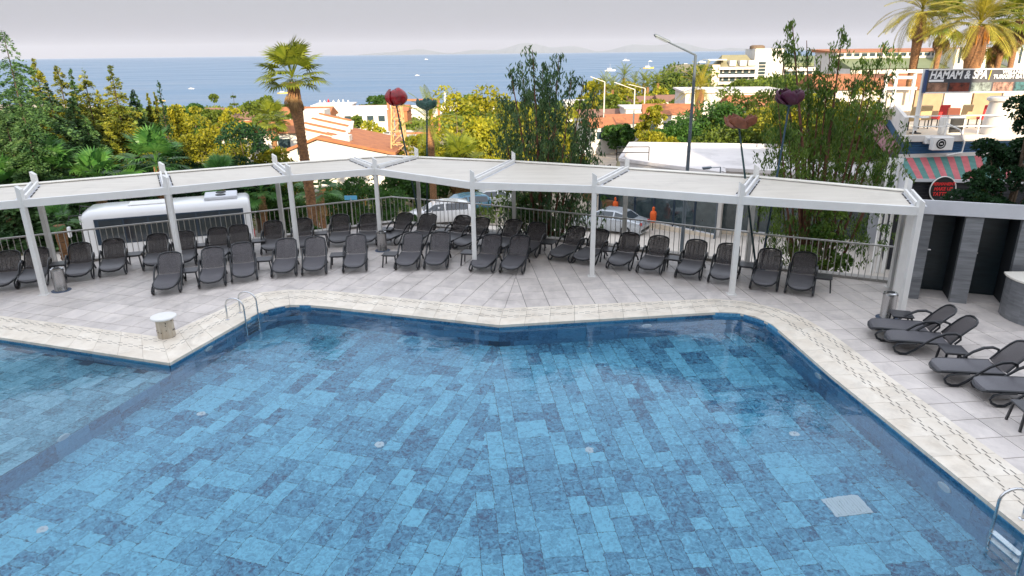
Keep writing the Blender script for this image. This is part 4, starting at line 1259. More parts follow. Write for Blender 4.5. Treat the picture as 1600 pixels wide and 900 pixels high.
def palm(base, H, fr, label, n=30, scale=1.0, r=.24, dry=0, tilt=(0, 0), seed=1, lo=-35, name='fan_palm', hmin=None, boots=True, fruit=False, trunk_flare=1.35, spread=1.0, group=None):
    e = empty(name, base); r2 = random.Random(seed)
    N = 8; pts = [(tilt[0] * (k / N) ** 1.4, tilt[1] * (k / N) ** 1.4, H * k / N) for k in range(N + 1)]
    mb = MB().tube(pts, [r * (trunk_flare if k == 0 else 1 - .18 * k / N if k < N - 1 else 1.15) for k in range(N + 1)], 10)
    if boots:
        bm_ = MB()
        nr = int(H / .16)
        for i in range(nr):
            t = i / nr; z = H * t; c = Vector((tilt[0] * t ** 1.4, tilt[1] * t ** 1.4, z)); rr = r * (1.25 - .25 * min(1, t * 6)) * (1 - .18 * t)
            for k in range(7):
                a = 2 * math.pi * (k + .5 * (i % 2)) / 7 + r2.uniform(-.1, .1)
                if r2.random() < .2: continue
                p = c + V(math.cos(a) * rr * .93, math.sin(a) * rr * .93, 0)
                o = V(math.cos(a), math.sin(a), 0) * .05; s = V(-math.sin(a), math.cos(a), 0) * .07
                bm_.add([p - s, p + s, p + o + V(0, 0, .13) + s * .4, p + o + V(0, 0, .13) - s * .4], [(0, 1, 2, 3)])
        mesh_obj('trunk_scales', bm_.mesh('trunk_scales', M['palmbark']), e)['kind'] = 'stuff'
    mb.build('trunk', M['palmbark'], e, smooth=True)
    top = Vector(pts[-1])
    for k in range(n):
        t = k / max(1, n - 1); el = R(82 - (82 - lo) * t ** .9 + r2.uniform(-8, 8)); az = k * 2.39996 + r2.uniform(-.2, .2)
        o = mesh_obj('frond', fr[k % len(fr)], e, top + V(0, 0, .1 + .15 * (1 - t)), (r2.uniform(-.2, .2), -el, az))
        s = scale * r2.uniform(.85, 1.08); o.scale = (s, s * spread, s)
    for k in range(dry):
        az = r2.uniform(0, 6.28); o = mesh_obj('dry_frond', FAND[0], e, top + V(0, 0, -.1 - .25 * r2.random() * scale), (0, R(62 + 22 * r2.random()), az))
        s = scale * r2.uniform(.6, .9); o.scale = (s, s * .5, s)
    if fruit:
        mf = MB()
        for k in range(14):
            a = r2.uniform(0, 6.28); p = top + V(.35 * math.cos(a), .35 * math.sin(a), -.1)
            for j in range(5): mf.tube([top, p + V(.1 * math.cos(a), .1 * math.sin(a), .15), p + V(r2.uniform(-.1, .3) * math.cos(a), r2.uniform(-.1, .3) * math.sin(a), -.5 - .4 * r2.random())], [.02, .02, .04], 4)
        mf.build('fruit_cluster', M['fruit'], e)['kind'] = 'stuff'
    tag(e, label, 'palm tree', group); return e
M['fruit'] = mat('date_fruit', (.55, .22, .03), .6, var=.4, scale=9)
def palm_px(u, v, Y, **k):
    p = AT(u, v, Y); g = ht(p.x, Y); return palm((p.x, Y, g), p.z - g, **k)

# ------------------------------------------------------------------ near trees and palms
weep(850, [(832, 66), (874, 74), (797, 98), (815, 82), (848, 92), (912, 112), (893, 108), (780, 150), (925, 165), (860, 105), (800, 150), (905, 190), (790, 220), (915, 240), (845, 130), (870, 150), (822, 120), (930, 130)], 25.2,
     'tall weeping gum tree in shade, standing behind the railing bend at centre right', 'gum', 20000, 3, strands=820, leaf=.175, drop=1.1)
weep(1300, [(1240, 26), (1222, 62), (1262, 50), (1318, 40), (1300, 62), (1384, 50), (1366, 70), (1395, 80), (1285, 78), (1342, 84), (1215, 110), (1232, 140), (1390, 150), (1405, 200), (1212, 200), (1380, 250), (1225, 250), (1330, 130), (1265, 110), (1300, 160), (1360, 190), (1250, 190), (1230, 300)], 22.0,
     'tall slender gum tree in shade behind the right end of the railing', 'gum2', 19000, 11, strands=760, leaf=.15, drop=.75, trunks=4, tmin=.46)
broad(1296, 325, 20.9, 84, .62, 'potted leafy shrub with yellowing leaves behind the railing, right end', 'gum2', 1500, .15, 5, 'leafy_shrub', 'shrub', nclump=16)
broad(1618, 142, 23.5, 112, .75, 'dark broad tree with small leaves in front of the striped awning', 'dark', 9000, .15, 21, nclump=34)
broad(1552, 250, 22.8, 92, .7, 'low dark leafy tree between the round sign and the picture edge', 'dark', 4200, .14, 24, nclump=24)
broad(1520, 268, 23.2, 44, .6, 'small reddish tree right of the round shop sign', 'olive', 2200, .13, 22, nclump=14)
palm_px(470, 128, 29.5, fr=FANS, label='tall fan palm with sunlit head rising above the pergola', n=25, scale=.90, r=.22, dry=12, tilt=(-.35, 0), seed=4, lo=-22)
for k, (u, v, Y, s, n, lab) in enumerate([(78, 276, 38, 1.25, 26, 'leftmost large fan palm with wide green head below the conifers'), (152, 285, 38.5, 1.05, 22, 'fan palm with upright folded fronds, second from the left below the conifers'),
                                         (245, 258, 40, 1.25, 26, 'fan palm with tall green head right of the pergola stub, third from left'), (12, 300, 37, 1.1, 18, 'low fan palm at the far left picture edge'),
                                         (345, 282, 38, .8, 16, 'small fan palm under the dark round tree'), (500, 300, 36, .8, 18, 'fan palm seen under the pergola, at the foot of the tall palm'),
                                         (408, 300, 38, .8, 16, 'low fan palm behind the rear end of the white bus'), (92, 350, 24.5, .42, 12, 'short fan palm in front of the bus mirrors')]):
    palm_px(u, v + 2, Y, fr=FAN, label=lab, n=n, scale=s * 1.02, r=.17, seed=k + 20, lo=-30, dry=3)
palm_px(716, 262, 53.0, fr=FANS, label='palm with a thick dry skirt standing behind the parked white cars', n=20, scale=1.5, r=.5, dry=34, seed=31, name='skirted_palm')
palm_px(672, 196, 46.0, fr=DATEG, label='sunlit date palm with arching yellow green fronds behind the green flower', n=34, scale=.9, r=.25, seed=32, name='date_palm', lo=-45)
palm_px(1441, 20, 46, fr=DATE, label='leftmost big date palm with bare trunk behind the spa sign', n=58, scale=1.15, r=.27, dry=12, seed=41, name='date_palm', lo=-40, fruit=False, trunk_flare=1.2)
palm_px(1531, 42, 42, fr=DATE, label='big date palm with orange fruit stalks right above the spa sign', n=62, scale=1.3, r=.46, dry=4, seed=42, name='date_palm', lo=-35, fruit=True, trunk_flare=1.1)
for k, (u, v, Y, s, lab) in enumerate([(1474, 40, 62, 1.5, 'thin fan palm between the two big date palms'), (1556, 75, 66, 1.3, 'thin palm with drooping head right of the orange fruited date palm'),
                                      (1571, 45, 64, 1.5, 'thin taller palm, second from the right picture edge'), (1594, 30, 60, 1.5, 'thin palm at the right picture edge')]):
    palm_px(u, v, Y, fr=FANS, label=lab, n=24, scale=s, r=.24, dry=9, seed=50 + k, boots=False, name='thin_palm', fruit=k in (1, 2))

# ------------------------------------------------------------------ conifers at the left
CN = [(4, 48, 33.5, 150, 'conifd', .42, 'tallest dark conifer at the left picture edge'), (30, 150, 30, 84, 'conifd', .3, 'grey green young conifer low at the left edge'),
      (52, 92, 42, 66, 'conif', .25, 'slim conifer with sunlit tip right of the tallest one'), (88, 100, 41, 84, 'conif', .3, 'bushy conifer with sunlit branches, third from left'),
      (72, 128, 36.5, 95, 'conifd', .42, 'shaded dark conifer with hanging branches before the sunlit ones'), (109, 106, 46, 40, 'conifd', .25, 'dark narrow conifer top between two sunlit ones'),
      (129, 108, 43, 84, 'conif', .28, 'broad sunlit conifer with pale green tip'), (132, 182, 37, 78, 'conifd', .4, 'dark shaded conifer in front of the broad sunlit one'),
      (172, 102, 42.5, 84, 'conif', .2, 'tall sunlit conifer with a slender club shaped tip'), (166, 190, 39, 60, 'conif', .3, 'short golden conifer below the club tipped one'),
      (207, 140, 45, 64, 'conifd', .3, 'dark conifer right of the club tipped one'), (230, 146, 47, 30, 'conif', .2, 'narrow golden conifer, left one of a pair'),
      (241, 143, 48, 28, 'conif', .2, 'narrow golden conifer, right one of a pair'), (152, 140, 48, 56, 'conif', .3, 'sunlit conifer behind, left of the club tipped one'),
      (20, 100, 38, 90, 'conifd', .35, 'dark conifer just right of the tallest one'), (110, 150, 39, 80, 'conifd', .4, 'dark layered conifer in front of the sunlit pair'), (190, 165, 44, 70, 'conif', .25, 'golden conifer right of the club tipped one'),
      (68, 165, 35, 90, 'conif', .3, 'pale green conifer low between the dark ones'), (5, 175, 31, 100, 'conifd', .35, 'low dark conifer at the left picture edge'), (218, 175, 46, 50, 'conifd', .3, 'short dark conifer left of the golden pair'), (152, 205, 41, 70, 'conifd', .35, 'low shaded conifer above the second fan palm')]
for k, (u, v, Y, w, lf, dr, lab) in enumerate(CN):
    conifer(u, v, Y + 7, w * 1.75, lab, lf, 24000, 60 + k, dr, .25, group='conifers at the left', taper=1.0)
conifer(247, 126, 52, 24, 'slim dark cypress leaning a little, right of the conifers', 'dark', 2600, 80, -.9, .22, taper=.55, name='cypress', lump=.15)

# ------------------------------------------------------------------ broad trees, left and centre
BR = [(281, 158, 56, 62, .75, 'sunny', 'sunlit yellow tree beside the slim cypress'), (322, 186, 46, 110, .8, 'sunny', 'large sunlit yellow tree with bare inner branches, left of the dark round tree'),
      (262, 232, 46, 90, .85, 'dark', 'dark shaded tree behind the third fan palm'), (384, 192, 41, 104, .88, 'dark', 'round dark leafy tree behind the pergola, left of the tall palm'),
      (424, 226, 41, 80, .8, 'sunny', 'low yellow tree between the dark round tree and the white house'), (298, 166, 98, 70, .6, 'green', 'green flat crowned tree near the shore, left of the layered pine'),
      (330, 148, 96, 40, .6, 'olive', 'thin umbrella pine left of the layered pine near the shore'), (410, 148, 96, 46, .5, 'olive', 'small umbrella pine against the sea, left of the yellow boat'),
      (405, 165, 84, 70, .6, 'olive', 'wide olive tree over the red roofs at left'), (352, 178, 70, 70, .7, 'sunny', 'sunlit tree under the layered pine'),
      (456, 152, 110, 40, .6, 'green', 'green tree just left of the tall palm trunk near the sea'), (460, 172, 100, 50, .6, 'olive', 'olive tree left of the palm trunk, above the red roof'),
      (582, 146, 210, 50, .8, 'green', 'dark green tree near the beach left of the red tulip'), (600, 160, 200, 26, .8, 'green', 'small green tree beside the orange kiosk'),
      (534, 158, 190, 26, .9, 'green', 'small round tree on the beach left of the kiosk'), (550, 177, 95, 62, .8, 'olive', 'mixed green tree left of the parking lot'), (572, 192, 88, 60, .8, 'sunny', 'green bush below the parking lot'),
      (586, 206, 80, 44, .8, 'sunny', 'yellow bush right of the tiled white house'),
      (716, 146, 60, 110, .75, 'sunny', 'sunlit yellow tree behind the green flower, left of the weeping gum'), (765, 142, 64, 100, .8, 'sunny', 'tall sunlit tree half behind the weeping gum'),
      (655, 205, 62, 80, .75, 'sunny', 'bright yellow tree between the red and green flowers'), (690, 222, 56, 90, .8, 'sunny', 'low bright yellow tree directly behind the pergola centre'), (770, 200, 58, 120, .8, 'sunny', 'broad sunlit tree behind the weeping gum trunk'),
      (845, 150, 62, 120, .8, 'sunny', 'sunlit tree behind the weeping gum crown'), (880, 168, 66, 50, .85, 'olive', 'olive tree beside the road right of the weeping gum'), (890, 212, 66, 40, .8, 'sunny', 'yellow shrub mass beside the parked cars on the road'),
      (648, 268, 52, 90, .8, 'green', 'green hedge bush behind the parked cars, left of the skirted palm'), (565, 278, 40, 110, .85, 'green', 'green bushes seen under the pergola, right of the tall palm'), (618, 318, 27.3, 74, .95, 'green', 'lush green shrub right at the railing bend'),
      (445, 292, 40, 80, .85, 'green', 'green bushes behind the bus seen under the pergola'), (762, 268, 56, 80, .8, 'sunny', 'yellow green bush behind the parked sedan'), (832, 305, 25.5, 70, .9, 'green', 'ivy covered bush around the foot of the weeping gum'),
      (480, 345, 27.8, 60, .9, 'green', 'low green plants behind the railing by the orange wall'), (275, 262, 43, 130, .8, 'dark', 'dark undergrowth behind the third fan palm'), (180, 258, 44, 150, .8, 'dark', 'dark undergrowth behind the bus, at left'), (60, 256, 44, 170, .8, 'dark', 'dark undergrowth at the far left')]
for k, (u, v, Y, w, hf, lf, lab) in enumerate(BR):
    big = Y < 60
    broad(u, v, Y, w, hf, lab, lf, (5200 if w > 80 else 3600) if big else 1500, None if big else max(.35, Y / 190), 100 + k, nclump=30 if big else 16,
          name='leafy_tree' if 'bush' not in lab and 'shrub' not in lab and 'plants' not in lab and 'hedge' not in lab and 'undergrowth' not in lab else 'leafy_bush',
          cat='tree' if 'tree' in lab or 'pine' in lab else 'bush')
conifer(363, 140, 99, 40, 'layered pine with level tiers of branches against the sea', 'olive', 2200, 90, .0, .35, tiers=9, taper=.8, name='layered_pine', lump=.2)
# ------------------------------------------------------------------ right and centre right
BR2 = [(1108, 168, 62, 120, .9, 'green', 'large rounded green tree behind the flat white roof, left part'), (1165, 150, 64, 130, .9, 'olive', 'large sunlit tree behind the rust flower'), (1060, 190, 58, 80, .9, 'green', 'green tree at the left corner behind the flat roof'),
       (1030, 208, 56, 60, .8, 'sunny', 'low sunlit bush at the far left corner of the flat roof'), (1150, 200, 54, 120, .85, 'olive', 'hedge like bush right behind the flat white roof'), (1215, 178, 56, 110, .85, 'sunny', 'sunlit yellow tree behind the purple flower'),
       (1275, 150, 50, 120, .85, 'sunny', 'sunlit yellow tree behind the slender gum, left'), (1345, 150, 48, 110, .85, 'sunny', 'sunlit tree behind the slender gum, right'), (1320, 190, 44, 110, .8, 'olive', 'olive tree between the slender gum and the flat roof'),
       (1018, 165, 92, 46, .85, 'sunny', 'round yellow green tree beside the road lamp'), (965, 186, 110, 46, .8, 'green', 'green bush by the small tiled houses'), (985, 190, 100, 30, .8, 'green', 'small green bush at the road bend'),
       (1078, 104, 205, 110, .8, 'olive', 'wide pine on the slope left of the white hotel'), (1048, 116, 205, 66, .8, 'green', 'dark pine at the sea side of the hotel slope'), (1105, 128, 190, 54, .8, 'sunny', 'sunlit scrub below the hotel end'),
       (935, 128, 190, 60, .8, 'sunny', 'sunlit trees left of the far palm row'), (985, 137, 186, 76, .8, 'sunny', 'golden trees under the middle of the far palm row'), (1026, 143, 172, 54, .8, 'sunny', 'golden tree right below the far palm row'), (948, 146, 165, 64, .8, 'sunny', 'golden trees in front of the far palm row, left'), (1075, 152, 150, 60, .8, 'olive', 'olive trees below the pine slope'), (1042, 138, 180, 40, .8, 'green', 'green tree right of the far palm row'), (960, 150, 150, 50, .8, 'olive', 'olive trees under the far palm row'),
       (1005, 148, 160, 60, .8, 'sunny', 'sunlit shrubs below the far palm row, right'), (1160, 128, 200, 60, .8, 'olive', 'low trees at the foot of the hotel balconies'), (915, 150, 170, 40, .8, 'olive', 'trees by the shore right of the weeping gum'),
       (745, 150, 150, 60, .8, 'olive', 'tree by the beach behind the green flower'), (1400, 150, 52, 60, .8, 'sunny', 'sunlit tree left of the white terrace poles')]
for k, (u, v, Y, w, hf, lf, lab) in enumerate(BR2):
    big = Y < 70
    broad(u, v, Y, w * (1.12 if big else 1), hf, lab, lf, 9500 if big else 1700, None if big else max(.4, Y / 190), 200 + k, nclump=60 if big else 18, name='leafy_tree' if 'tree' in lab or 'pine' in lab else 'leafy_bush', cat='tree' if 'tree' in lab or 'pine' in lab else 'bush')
for k, (u, v, Y, lab) in enumerate([(975, 122, 190, 'highest far palm against the sea'), (992, 132, 195, 'far palm right of the highest one'), (1006, 130, 195, 'far palm third in the row'), (1012, 136, 188, 'far palm fourth in the row'),
                               (1028, 130, 190, 'far palm fifth in the row'), (945, 136, 185, 'far palm left of the highest one'), (957, 140, 180, 'short far palm left of the highest one')]):
    palm_px(u, v, Y, fr=[DATEG[0]], label=lab + ', beyond the tiled roofs', n=30, scale=1.5, r=.35, seed=70 + k, boots=False, name='far_palm', group='far palm row')
palm_px(1094, 140, 88, fr=DATE, label='date palm behind the tall street lamp pole, with pale fronds', n=30, scale=1.2, r=.5, seed=90, boots=False, name='date_palm')
palm_px(425, 190, 72, fr=FANS, label='small palm above the red roofs left of the tall palm', n=20, scale=1.3, r=.3, seed=91, boots=False, dry=10, name='fan_palm')
# ------------------------------------------------------------------ roads
M['asphalt'] = mat('asphalt', (.21, .20, .195), .9, var=.25, scale=.8, bump=.3, bscale=40)
M['dustroad'] = mat('road_surface', (.34, .28, .22), .95, var=.2, scale=.5)
M['paving'] = mat('light_paving', (.60, .54, .47), .85, col2=(.48, .43, .37), scale=.7, bump=.3, bscale=20)
M['timber'] = mat('timber', (.50, .32, .15), .85, var=.35, scale=3)
M['tile_roof'] = mat('terracotta', (.42, .16, .06), .8, col2=(.28, .10, .045), scale=1.5, bump=.3, bscale=6)
M['tile_brown'] = mat('brown_roof', (.24, .12, .08), .8, col2=(.17, .09, .065), scale=1.5)
M['plaster'] = mat('white_plaster', (.64, .61, .57), .75, var=.10, scale=.8)
M['plaster_w'] = mat('warm_plaster', (.68, .58, .45), .8, var=.12, scale=.6)
M['glassb'] = mat('window_glass', (.035, .06, .075), .12, spec=.8, var=.4, scale=.4)
M['greenroof'] = mat('green_roof', (.17, .20, .105), .8, var=.15, scale=.4)
M['olive_roof'] = mat('olive_roof', (.235, .215, .125), .8, var=.15, scale=.4)
M['tanwall'] = mat('tan_wall', (.36, .25, .15), .8, var=.15, scale=2)
M['flatroof'] = mat('flat_roof', (.66, .62, .60), .8, var=.10, scale=.25)
stain(M['flatroof'], .35, .22, .48, .66)
M['yellowgrass'] = mat('dry_grass', (.42, .32, .09), .95, col2=(.30, .24, .08), scale=.4, bump=.5, bscale=4)
def strip(name, pts, w, mt, lift=.06, step=2.0):
    P_ = [Vector(p) for p in pts]; path = []
    for a, b in zip(P_, P_[1:]):
        n = max(1, int((b - a).length / step)); path += [a.lerp(b, k / n) for k in range(n)]
    path.append(P_[-1]); vs = []; fs = []; m_ = 7
    for i, p in enumerate(path):
        d = (path[min(i + 1, len(path) - 1)] - path[max(0, i - 1)]).normalized(); n = Vector((-d.y, d.x))
        for k in range(m_):
            q = p + n * w * (k / (m_ - 1) - .5); vs.append((q.x, q.y, ht(q.x, q.y) + lift))
    for i in range(len(path) - 1):
        for k in range(m_ - 1):
            a = i * m_ + k; fs.append((a, a + 1, a + m_ + 1, a + m_))
    me = bpy.data.meshes.new(name); me.from_pydata(vs, [], fs); me.materials.append(mt)
    o = mesh_obj(name, me); o['kind'] = 'structure'; return o
strip('street', [(-60, 12), (-30, 23.5), (-14, 34), (-4, 40.5), (6, 39), (14, 33), (30, 24)], 15, M['paving'], .07)
strip('side_road', [(1.0, 42), (3.0, 52), (6.5, 72), (12, 105), (17.5, 122), (24, 135), (40, 150)], 8.5, M['dustroad'], .12)
strip('parking_lot', [(-42, 150), (-20, 156)], 34, M['paving'], .15)
strip('dry_field', [(-26, 95), (-12, 104)], 34, M['yellowgrass'], .15)
strip('beach', [(-330, 345), (-120, 322), (0, 322), (90, 330)], 22, mat('sand', (.52, .44, .34), .95), .5, 8)
strip('town_ground', [(20, 118), (110, 170)], 70, mat('dusty_ground', (.38, .30, .21), .95, var=.3, scale=.1), .1, 5)
# ------------------------------------------------------------------ hotel whose terrace this is (behind the camera; it shades the pool)
hb = empty('hotel_block', (0, -8, 0))
HROOF = [(-70, -12, 13.3), (-12, 3, 16.0), (3, 16, 17.2), (16, 21.5, 15.0), (21.5, 25.5, 17.4), (25.5, 70, 13.6)]
for (a, b, z) in HROOF:
    MB().prism([(a, -14), (b - .02, -14), (b - .02, 0), (a, 0)], -3.6, z).build('wall', M['plaster'], hb)
for fl_ in range(4):
    z = .2 + fl_ * 3.5
    MB().prism([(-68, .01), (68, .01), (68, 1.3), (-68, 1.3)], z + 2.9, z + 3.08).build('balcony_slab', M['white'], hb)
    for k in range(30):
        x = -66 + k * 4.5
        MB().prism([(x, .003), (x + 2.6, .003), (x + 2.6, .06), (x, .06)], z + .2, z + 2.5).build('window', M['glassb'], hb)
tag(hb, 'white hotel block with balconies facing the pool', 'hotel')
# ------------------------------------------------------------------ shop with the flat white roof
sh = empty('flat_roofed_shop', (12, 40, -4.4))
tag(sh, 'long low shop with flat white roof and dark shop windows', 'shop building')
RZ = -.3
FAC = [(6.9, 43.4), (11.7, 37.7), (12.1, 39.2), (19.3, 36.0), (25.0, 34.2)]
ROOF = FAC + [(30, 46), (23.6, 48.2), (8.9, 51.4)]
MB().prism([(x, y) for x, y in ROOF], RZ - .35, RZ).build('roof', M['flatroof'], sh, world=True)
ctr = Vector((15, 44))
def inset(p, k): return tuple(Vector(p).lerp(ctr, k))
MB().prism([inset(p, .12) for p in ROOF], -4.6, RZ - .36).build('wall', M['plaster'], sh, world=True)
par = MB()
for a, b in zip(ROOF, ROOF[1:] + ROOF[:1]):
    a = Vector((*a, RZ + .10)); b = Vector((*b, RZ + .10)); par.bar(a, b, .25, .19)
par.build('parapet', M['flatroof'], sh, world=True)
def facade(a, b, z0, z1, n, glass, frame, fw_=.10, plinth=.5, mw=None):
    a = Vector((*a, 0)); b = Vector((*b, 0)); d = (b - a).normalized(); nrm = Vector((d.y, -d.x, 0)); L_ = (b - a).length
    MB().bar(a + V(0, 0, (z0 - .8 + z0 + plinth) / 2 - .0), b + V(0, 0, (z0 - .8 + z0 + plinth) / 2), .3, plinth + .8).build('plinth', M['plaster_w'], sh, world=True)
    for k in range(n):
        p = a + d * (L_ * k / n); q = a + d * (L_ * (k + 1) / n)
        zb, zt = z0 + plinth, z1
        w_ = MB().bar(p + d * .06 + V(0, 0, (zb + zt) / 2), q - d * .06 + V(0, 0, (zb + zt) / 2), .06, zt - zb - .02).build('window', glass, sh, world=True)
        MB().bar(p + V(0, 0, zb) + nrm * .03, p + V(0, 0, zt) + nrm * .03, fw_, .14).build('mullion', frame, sh, world=True)
        MB().bar(p + V(0, 0, zb + .03) + nrm * .03 + d * .06, q - d * .06 + V(0, 0, zb + .03) + nrm * .03, .12, .08).build('window_sill', M['greywhite'], sh, world=True)
M['shopglass'] = mat('shop_glass', (.05, .075, .08), .08, spec=1.0, var=.8, scale=1.6, col2=(.015, .03, .035))
M['navy'] = mat('navy_frame', (.012, .03, .055), .5)
facade((5.8, 44.3), (11.6, 37.8), -4.2, -.75, 6, M['shopglass'], M['navy'])
facade((12.1, 39.15), (19.2, 36.0), -4.2, -.75, 7, M['shopglass'], M['black'], fw_=.06)
MB().bar((11.7, 37.8, -2.6), (12.1, 39.1, -2.6), .2, 3.6).build('wall_end', M['plaster'], sh, world=True)
MB().bar((19.2, 36.0, -2.6), (24.8, 34.2, -2.6), .3, 3.8).build('wall_panel', M['greywhite'], sh, world=True)
# yellow cloth heap inside the window
MB().lathe((12.75, 38.75, -1.4), [(.5, -.2), (.45, .1), (.25, .3), (.02, .36)], 10).build('yellow_awning_roll', mat('yellow_cloth', (.75, .45, .05), .8, var=.3, scale=4), sh, world=True)
# clothes on display stands
for k, (u, v, Y) in enumerate(((962, 312, 43.2), (1023, 296, 40.2))):
    p = AT(u, v, Y); e = empty('display_dummy', (p.x, Y, -4.35))
    MB().tube([(0, 0, 0), (0, 0, 1.1)], .03, 6).lathe((0, 0, 0), [(.22, 0), (.22, .03)], 12).build('stand', M['black'], e)
    MB().lathe((0, 0, .85), [(.15, 0), (.18, .25), (.20, .55), (.16, .66), (.06, .72), (.085, .80), (.08, .9), (.03, .95)], 12).build('orange_shirt', mat('orange_cloth', (.75, .12, .02), .8), e, smooth=True)
    tag(e, ('display dummy in an orange shirt left of the shop windows', 'display dummy in an orange red shirt before the shop windows')[k], 'display dummy', 'display dummies')
# steel stair railing beside the shop roof
rl = empty('stair_railing', (7, 50, -4.6)); rs_ = MB()
tag(rl, 'black steel stair railing beside the flat white roof', 'railing')
for k in range(7):
    x, y = 5.2 + k * .55, 45.5 + k * 2.2; z = -3.4 - k * .22
    MB().bar((x - 7, y - 50, z - 1.3 + 4.6), (x - 7, y - 50, z + 1.9 + 4.6), .07).build('post', M['black'], rl)
for zz in (0, .5, 1.0, 1.85):
    MB().bar((5.2 - 7, 45.5 - 50, -3.4 + zz + 4.6), (8.5 - 7, 58.7 - 50, -4.7 + zz + 4.6), .05).build('rail', M['black'], rl)
e = empty('steel_frame', (6.8, 40.8, -.3))
for a, b in (((-.9, .1, 0), (-.9, .1, .85)), ((1.1, .0, 0), (1.1, .0, .85)), ((-.9, .1, .85), (1.1, .0, .85)), ((-.9, .1, .5), (1.1, 0, .5))):
    MB().bar(a, b, .05).build('bar', M['black'], e)
e.location = (7.6, 43.5, RZ)
e.name = 'roof_barrier'; tag(e, 'low black steel frame standing on the near left corner of the flat roof', 'barrier')

# ------------------------------------------------------------------ street lamps
M['lampgrey'] = mat('lamp_pole', (.13, .16, .19), .45, metal=.4, var=.2, scale=3)
M['lampwhite'] = mat('lamp_pole_pale', (.62, .60, .56), .5, metal=.2)
def lamp(u, vt, Y, uh, vh, label, mt, r=.08, head=.75):
    t = AT(u, vt, Y); g = ht(t.x, Y); h = AT(uh, vh, Y); e = empty('street_lamp', (t.x, Y, g)); o = Vector((t.x, Y, g))
    a = t - o; b = h - o
    MB().tube([(0, 0, 0), (0, 0, a.z * .5), a], [r * 1.25, r, r * .75], 8).build('pole', mt, e, smooth=True)
    MB().lathe((0, 0, 0), [(r * 2, 0), (r * 2, .1), (r * 1.3, .3)], 10).build('pole_base', mt, e)
    MB().tube([a, a.lerp(b, .9)], [r * .6, r * .4], 6).build('arm', mt, e)
    d = (b - a).normalized(); s = head
    hd = MB().bar(b - d * s * .6 + V(0, 0, .03), b + d * s * .4 + V(0, 0, .03), .22, .10).build('lamp_head', mt, e, bevel=.03)
    MB().bar(b - d * s * .4 + V(0, 0, -.04), b + d * s * .3 + V(0, 0, -.04), .16, .03).build('lens', M['lampgrey'], hd)
    tag(e, label, 'street lamp', 'street lamps')
lamp(1087, 86, 31, 1032, 60, 'tall dark street lamp in the middle, its arm reaching left', M['lampgrey'])
lamp(1126, 261, 37.5, 1103, 263, 'short dark wall lamp above the flat white roof', M['lampgrey'], r=.04, head=.5)
lamp(945, 128, 120, 928, 122, 'pale street lamp by the road, right of the weeping gum', M['lampwhite'], r=.13, head=1.6)
lamp(992, 140, 105, 966, 131, 'pale street lamp in the middle of the road group', M['lampwhite'], r=.12, head=1.6)
lamp(1008, 138, 150, 987, 133, 'pale street lamp farthest down the road', M['lampwhite'], r=.14, head=1.8)
# ------------------------------------------------------------------ vehicles
M['carwhite'] = mat('car_white', (.74, .74, .74), .25, coat=.6)
M['carsilver'] = mat('car_silver', (.50, .53, .56), .25, metal=.3, coat=.6)
M['carblue'] = mat('car_blue', (.10, .24, .34), .25, metal=.2, coat=.6)
M['carglass'] = mat('car_glass', (.02, .03, .04), .05, spec=1)
M['lamp_red'] = mat('tail_lamp', (.5, .01, .01), .25, coat=.5)
M['lamp_clear'] = mat('head_lamp', (.7, .72, .75), .15, coat=.5)
def wheel(e, x, y, r, w, name='wheel'):
    wme = MB()
    n = 18; s = 1 if y > 0 else -1
    ring = [(r * .68, -w / 2), (r * .97, -w / 2), (r, -w / 4), (r, w / 4), (r * .97, w / 2), (r * .68, w / 2)]
    vs = []; fs = []
    for (rr, yy) in ring:
        for k in range(n):
            a = 2 * math.pi * k / n; vs.append((x + rr * math.cos(a), y + yy, r + rr * math.sin(a)))
    for i in range(5):
        for k in range(n): fs.append((i * n + k, i * n + (k + 1) % n, (i + 1) * n + (k + 1) % n, (i + 1) * n + k))
    wme.add(vs, fs); o = wme.build(name, M['rubber'], e, smooth=True)
    rim = MB(); rim.add([(x + r * .68 * math.cos(2 * math.pi * k / n), y + s * w * .32, r + r * .68 * math.sin(2 * math.pi * k / n)) for k in range(n)], [tuple(range(n))])
    rim.build('rim', M['galv'], o)
    sp = MB()
    for k in range(6):
        a = 2 * math.pi * k / 6; sp.bar((x, y + s * w * .4, r), (x + r * .62 * math.cos(a), y + s * w * .36, r + r * .62 * math.sin(a)), .035, .07, up=(0, 1, 0))
    sp.build('spokes', M['chrome'], o)
